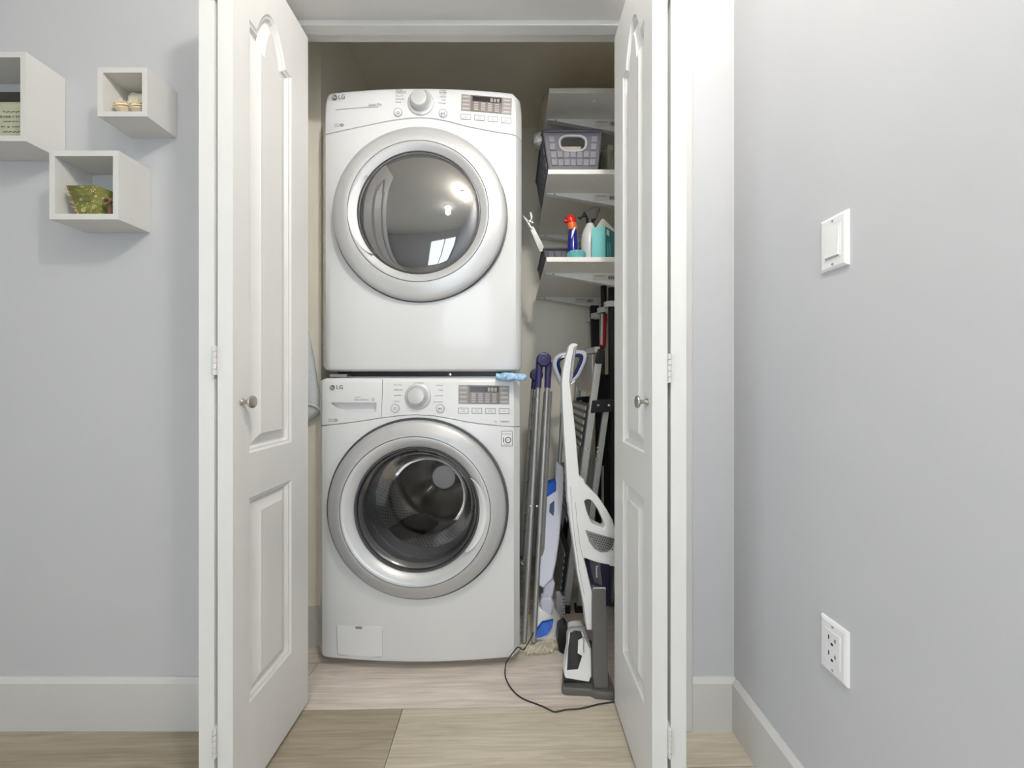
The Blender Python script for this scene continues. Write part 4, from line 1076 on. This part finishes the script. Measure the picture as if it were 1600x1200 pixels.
# floor head lying in the dock
zh = lambda py: 1.172+(1066-py)/81*.125
fh = [(889.5, 985), (893, 982), (906, 980), (913, 981), (918.5, 998), (924.5, 1015), (925, 1059), (921.6, 1066), (885, 1063.5), (881.8, 1060), (882.2, 1050), (887.6, 1014), (888, 995)]
hd_ = MB().plate([W(x, y, zh(y)) for x, y in fh], [], (0, .05, -.006)).build('floor_head', M['white'], va, bevel=.006, seg=3)
MB().plate([W(x, y, zh(y)-.0012) for x, y in ((891, 988), (896, 985.5), (907.5, 985), (910.5, 996), (903.5, 1000), (902.5, 1021), (909.6, 1025), (903, 1045.5), (886, 1047), (888, 1015))], [], (0, .01, 0)).build('brush_window', M['smoke'], hd_)
MB().plate([W(x, y, zh(y)-.0018) for x, y in ((888.5, 984.5), (893, 981.5), (913, 980.5), (923.5, 1012), (920.5, 1012), (909.5, 986.5), (898, 985), (890.5, 989))], [], (0, .01, 0)).build('head_frame', M['greyplastic'], hd_)
MB().plate([W(x, y, zh(1066)-.002) for x, y in ((882, 1062.5), (885, 1064), (921, 1066.5), (924.5, 1063), (921.5, 1071), (912, 1073.5), (889, 1071.5), (883, 1068))], [], (0, .03, 0)).build('bumper', M['black'], hd_)
vtext('head_text', 'Kenmore', W(912, 995, zh(995)-.003), W(912.3, 1019, zh(1019)-.003), .0062, M['ink'], hd_, .001)
dk = thing('vacuum_dock', (.24, 1.24, 0), 'dark grey charging dock with upright post under the stick vacuum', 'dock')
bp_ = rounded([(.156, 1.150), (.166, 1.142), (.245, 1.138), (.258, 1.128), (.316, 1.122), (.322, 1.15), (.316, 1.36), (.196, 1.36)], .006, 2)
lpb = lambda h, s_=1.0: [V((.238+(x-.238)*s_, 1.24+(y-1.24)*s_, h)) for x, y in bp_]
MB().loft([lpb(.0005), lpb(.016), lpb(.022, .97), lpb(.022, .90), lpb(.016, .88)]).build('base', M['dock'], dk, smooth=30)
def dpost(x, y, z): return W(x, y, z)
ft = [W(926, 918.5, 1.235), W(946.8, 918.5, 1.235), W(951, 1079, 1.145), W(928.3, 1079, 1.145)]
MB().prism(ft, (0, .024, 0)).build('post', M['dock'], dk, bevel=.002)
a, b = ft[0], ft[1]
MB().tube([a+V((.002, -.001, 0)), b+V((-.002, -.001, 0)), b+V((-.002, -.001, -.013)), a+V((.002, -.001, -.013))], .0017, 6, True).build('socket_rim', M['sticker'], dk)
# black cord across the floor
def fz_(px, py): 
    z = HC*F/(py-600); return V(((px-800)*z/F, z, .0026))
pts = [V((.092, 1.36, .075)), V((.045, 1.262, .060)), W(810, 1011, 1.243), W(803, 1018, 1.225), W(795, 1029, 1.215), W(790.5, 1037, 1.212)]+[fz_(*p) for p in ((789, 1050), (790, 1060), (796, 1073), (805, 1084), (814, 1091), (824, 1096), (836, 1100.5), (850, 1106), (860, 1111), (868, 1113.5), (885, 1110), (905, 1108.6), (920, 1105.5), (935, 1101.5), (948, 1099.5), (958, 1098), (975, 1096), (990, 1095))]
def smooth_path(p, n=4):
    out = []
    for i in range(len(p)-1):
        p0 = p[max(0, i-1)]; p1 = p[i]; p2 = p[i+1]; p3 = p[min(len(p)-1, i+2)]
        for k in range(n):
            t = k/n; out.append(.5*((2*p1)+(p2-p0)*t+(2*p0-5*p1+4*p2-p3)*t*t+(3*p1-p0-3*p2+p3)*t**3))
    return out+[p[-1]]
tag(MB().tube(smooth_path(pts), .0021, 6).build('power_cord', M['cord'], None, (.0, 1.1, 0)), 'thin black power cord looping across the wood floor', 'cord')

# mesh laundry bag on the left closet wall
lb = thing('laundry_bag', (-.79, 1.345, .85), 'pale mesh laundry bag hanging between the left door and the washer', 'bag')
def lx(px): return (px-800)*1.345/F
out = [(470, 512), (481, 514), (484, 530), (490, 560), (496, 600), (501, 635), (502, 642), (497, 648), (485, 656), (474, 660), (440, 655), (436, 600), (455, 530)]
m = MB(); L = []
cxp, cyp = 470, 600
for dy, sc in ((-.020, .55), (-.017, .9), (-.006, 1.0), (.006, 1.0), (.015, .9), (.017, .55)):
    L.append([W(cxp+(x-cxp)*sc, cyp+(y-cyp)*sc, 1.345)+V((0, dy, 0)) for x, y in rounded(out, 6, 3)])
m.loft(L); m.build('net', M['mesh'], lb, smooth=60)
MB().tube([W(x, y, 1.322) for x, y in ((502, 641), (495, 636), (488, 633), (476, 631), (455, 632))], .0028, 8).build('hem', M['mesh'], lb)
MB().tube([W(470, 515, 1.345), W(468, 500, 1.35), W(470, 490, 1.358)], .002, 6).build('drawstring', M['mesh'], lb)
MB().tube([W(470, 486, 1.365), W(470, 488, 1.352), W(470, 492, 1.350), W(470, 489, 1.346)], .003, 8).build('hook', M['chrome'], lb)

# ------------------------------------------------------------------ cube shelves on the left wall
YF = .953
def cube(label, x0, x1, z0, z1, th):
    r = thing('cube_shelf', ((x0+x1)/2, ZW, z0), label, 'shelf', 'open cube shelves on the left wall')
    e = 0
    MB().box(x0, x1, YF, ZW-.0005, z1-th, z1).build('top_board', M['cubeshelf'], r)
    MB().box(x0, x1, YF, ZW-.0005, z0, z0+th).build('bottom_board', M['cubeshelf'], r)
    MB().box(x0, x0+th, YF, ZW-.0005, z0+th+e, z1-th-e).build('side_board', M['cubeshelf'], r)
    MB().box(x1-th, x1, YF, ZW-.0005, z0+th+e, z1-th-e).build('side_board', M['cubeshelf'], r)
    return z0+th
cA = cube('large white cube shelf holding a framed print at the left edge', -1.504, -1.270, HC+.6346, HC+.868, .0145)
cB = cube('smallest white cube shelf holding cream fabric roses', -1.0827, -.953, HC+.699, HC+.827, .0135)
cC = cube('medium white cube shelf holding a green floral box', -1.209, -1.028, HC+.430, HC+.610, .0145)
# framed print
fp = thing('framed_print', (-1.39, 1.0, cA), 'black-framed pale green text print in the large cube shelf', 'picture')
x0, x1, z0, z1, y = -1.487, -1.292, cA+.0005, cA+.140, .985
for bx in ((x0, x1, z1-.024, z1), (x0, x1, z0, z0+.013), (x0, x0+.012, z0+.013, z1-.024), (x1-.004, x1, z0+.013, z1-.024)):
    MB().box(bx[0], bx[1], y, y+.014, bx[2], bx[3]).build('frame', M['frameblack'], fp, bevel=.001)
MB().box(x0+.012, x1-.004, y+.004, y+.010, z0+.013, z1-.024).build('print', M['plaque'], fp)
def flat_text(body, x, yy, z, h, mt, parent, wd=None, name='lettering'):
    vs, fs = text_mesh(body, h*1.4)
    if wd:
        w0 = max(v.x for v in vs)-min(v.x for v in vs); vs = [V((v.x*wd/w0, v.y, v.z)) for v in vs]
    MB().add([V((x+v.x, yy-v.z, z+v.y)) for v in vs], fs).build(name, mt, parent, smooth=0, recalc=False)
flat_text('EVERYTHING', -1.345, y+.0036, z0+.074, .0062, M['ink'], fp, .085)
flat_text('in a coming', -1.345, y+.0036, z0+.048, .0058, M['ink'], fp, .08)
for k, (zz, wd) in enumerate(((.088, .08), (.062, .06), (.034, .07), (.022, .085))):
    MB().tube([V((-1.38+wd*q_/20, y+.0035, z0+zz+.0016*math.sin(q_*1.9+k))) for q_ in range(21)], .0007, 5).build('lettering', M['ink'], fp)
# fabric roses
def rose(cx, cy, cz, rad, label, mt, seed):
    random.seed(seed)
    r = thing('fabric_rose', (cx, cy, cz-rad*.7), label, 'fabric rose', 'fabric roses in the smallest cube')
    MB().lathe([(0, -rad*.7), (rad*.6, -rad*.6), (rad*.8, -rad*.2), (rad*.55, .1*rad), (0, .2*rad)], (cx, cy, cz), (0, -.5, .85), 16).build('rose_base', mt, r)
    for k in range(13):
        a = k*2.4; rr = rad*(.18+.82*k/13)*.78; tilt_ = .25+.9*k/13
        rows = []
        ax = V((0, -.55, .83)).normalized(); U = ax.cross(V((1, 0, 0))).normalized(); B = ax.cross(U)
        for i in range(6):
            v = i/5; row = []
            for j in range(9):
                u = (j/8-.5)*1.9; aa = a+u
                rad_ = rr*(.55+.55*v*tilt_)+rad*.05*math.sin(3*u+k)
                hgt = rad*(.45-.35*k/13)+rad*.38*v*math.cos(u*.8)-rad*.25*v*v*tilt_
                row.append(V((cx, cy, cz))+(U*math.cos(aa)+B*math.sin(aa))*rad_+ax*(hgt-rad*.2))
            rows.append(row)
        o_ = MB().grid(rows).build('petal', mt, r, smooth=80)
        sd = o_.modifiers.new('thick', 'SOLIDIFY'); sd.thickness = .0012
    return r
rose(-1.041, .976, cB+.034, .027, 'cream fabric rose at the front left of the smallest cube', M['rose'], 1)
rose(-1.002, .978, cB+.034, .027, 'cream fabric rose at the front right of the smallest cube', M['rose'], 2)
blob('folded_cloth', (-1.026, 1.016, cB+.046), (.040, .019, .046), M['ivory'], 'ivory rolled cloth behind the fabric roses', 'cloth', .15, 14, 2.8, 4, floor=cB+.0005)
random.seed(21)
# green box and dried flower
gb = thing('gift_box', (-1.115, .99, cC), 'green floral flared box in the medium cube shelf', 'box')
g0 = [(-1.146, .965), (-1.092, .965), (-1.085, 1.015), (-1.146, 1.015)]; g1 = [(-1.174, .960), (-1.092, .960), (-1.078, 1.022), (-1.174, 1.022)]
MB().loft([[V((x, y, cC+.0005)) for x, y in g0], [V((x, y, cC+.078)) for x, y in g1]], True, False).build('box_body', M['green'], gb).modifiers.new('t', 'SOLIDIFY').thickness = .002
flat_text('for you', -1.125, .9585, cC+.050, .006, M['ink'], gb, .042); flat_text('special', -1.125, .9600, cC+.038, .005, M['ink'], gb, .032)
for k in range(9):
    zz = cC+.004+.008*k; xx = -1.140-.031*(zz-cC)/.078
    for j in range(3):
        a = random.uniform(0, 6.28)
        MB().tube([V((xx, .9605, zz)), V((xx+.005*math.cos(a), .955, zz+.005*math.sin(a)))], [.0012, .0006], 5).build('trim_flower', M['driedpink'] if k % 3 else M['gold'], gb)
for k in range(3):
    cc = ((-1.10, cC+.062), (-1.098, cC+.02), (-1.128, cC+.012))[k]
    MB().tube([V((cc[0]+.006*math.cos(t*.5)*(1-t/18), .9575+.001*k, cc[1]+.006*math.sin(t*.5)*(1-t/18))) for t in range(14)], .0010, 5).build('scroll', M['gold'], gb)
df = thing('dried_flower', (-1.066, .966, cC), 'brown dried flower beside the green floral box', 'dried flower')
MB().tube([(-1.066, .970, cC+.001), (-1.066, .968, cC+.03)], [.007, .006], 8).build('stem', M['dried'], df)
for k in range(46):
    a = random.uniform(0, 6.28); e = random.uniform(-.5, 1.2); L_ = random.uniform(.010, .0145)
    p = V((-1.066, .966, cC+.034)); d = V((math.cos(a)*math.cos(e), math.sin(a)*math.cos(e), math.sin(e)))
    q0 = p+d*.004; q1 = p+d*(L_+.002)
    s_ = d.cross(V((0, 0, 1))).normalized()*.0022
    MB().prism([q0-s_*.4, q0.lerp(q1, .6)-s_, q1, q0.lerp(q1, .6)+s_, q0+s_*.4], (0, .0006, .0006)).build('petal', M['driedpink'] if k % 2 else M['dried'], df, smooth=0)

# ------------------------------------------------------------------ plates on the right wall
def plate(name, label, zc, cat):
    r = thing(name, (XR, .712, zc-.053), label, cat)
    y0, y1, h = .682, .742, .0525
    a = [V((XR-.0002, y, z)) for y, z in ((y0, zc-h), (y1, zc-h), (y1, zc+h), (y0, zc+h))]
    b = [V((XR-.0045, y, z)) for y, z in ((y0+.001, zc-h+.001), (y1-.001, zc-h+.001), (y1-.001, zc+h-.001), (y0+.001, zc+h-.001))]
    c_ = [V((XR-.0065, y, z)) for y, z in ((y0+.006, zc-h+.006), (y1-.006, zc-h+.006), (y1-.006, zc+h-.006), (y0+.006, zc+h-.006))]
    MB().loft([a, b, c_]).build('cover_plate', M['wallplate'], r, smooth=20)
    for z in (zc+.042, zc-.042): MB().lathe([(.0025, 0), (.0022, .0008), (0, .001)], (XR-.0065, .712, z), '-X', 12).build('screw', M['inklight'], r)
    return r
sw = plate('light_switch', 'white rocker light switch on the right wall', HC+.276, 'switch')
zc = HC+.276
MB().box(XR-.0072, XR-.0062, .6945, .7295, zc-.032, zc+.032).build('rocker_frame', M['wallplate'], sw, bevel=.0004)
MB().loft([[V((XR-.0070, y, z)) for y, z in ((.697, zc-.028), (.727, zc-.028), (.727, zc+.028), (.697, zc+.028))], [V((XR-x, y, z)) for x, y, z in ((.0096, .698, zc-.027), (.0096, .726, zc-.027), (.0076, .726, zc+.027), (.0076, .698, zc+.027))]]).build('rocker', M['wallplate'], sw, smooth=20)
MB().box(XR-.0078, XR-.0070, .697, .727, zc-.0298, zc-.0288).build('rocker_gap', M['seam'], sw)
ol = plate('wall_outlet', 'white two-socket power outlet low on the right wall', HC-.517, 'outlet')
zc = HC-.517
MB().box(XR-.0076, XR-.0062, .695, .729, zc-.033, zc+.033).build('socket_face', M['wallplate'], ol, bevel=.0006)
for dz in (.016, -.015):
    for dy, hh in ((.007, .0042), (-.007, .0034)): MB().box(XR-.0082, XR-.0074, .712+dy-.0009, .712+dy+.0009, zc+dz-hh+.003, zc+dz+hh+.003).build('slot', M['slot'], ol)
    MB().lathe([(.0027, -.0005), (.0027, .0004), (0, .0005)], (XR-.0076, .712, zc+dz-.0075), '-X', 12).build('slot', M['slot'], ol)

# ------------------------------------------------------------------ ceiling lights
for key, x, y, lab in (('a', .18, .10, 'round opal ceiling light nearest the closet'), ('b', -.18, -.60, 'round opal ceiling light just behind the camera')):
    r = thing('ceiling_light', (x, y, CEIL), lab, 'light', 'opal ceiling lights')
    MB().lathe([(.085, -.0002), (.085, -.016), (.080, -.020), (.060, -.020), (.060, -.0002)], (x, y, CEIL), 'Z', 40).build('trim_ring', M['trim'], r)
    MB().lathe([(.076, -.020), (.072, -.034), (.058, -.048), (.03, -.056), (0, -.058)], (x, y, CEIL), 'Z', 32).build('diffuser', M['lampglow'], r)
    ld_ = bpy.data.lights.new('lamp', 'POINT'); ld_.shadow_soft_size = .055; ld_.energy = LAMP_POWERS[key]; ld_.color = (1, .955, .90)
    lo_ = bpy.data.objects.new('lamp', ld_); COL.objects.link(lo_); lo_.parent = r; lo_.location = (0, 0, -.12)
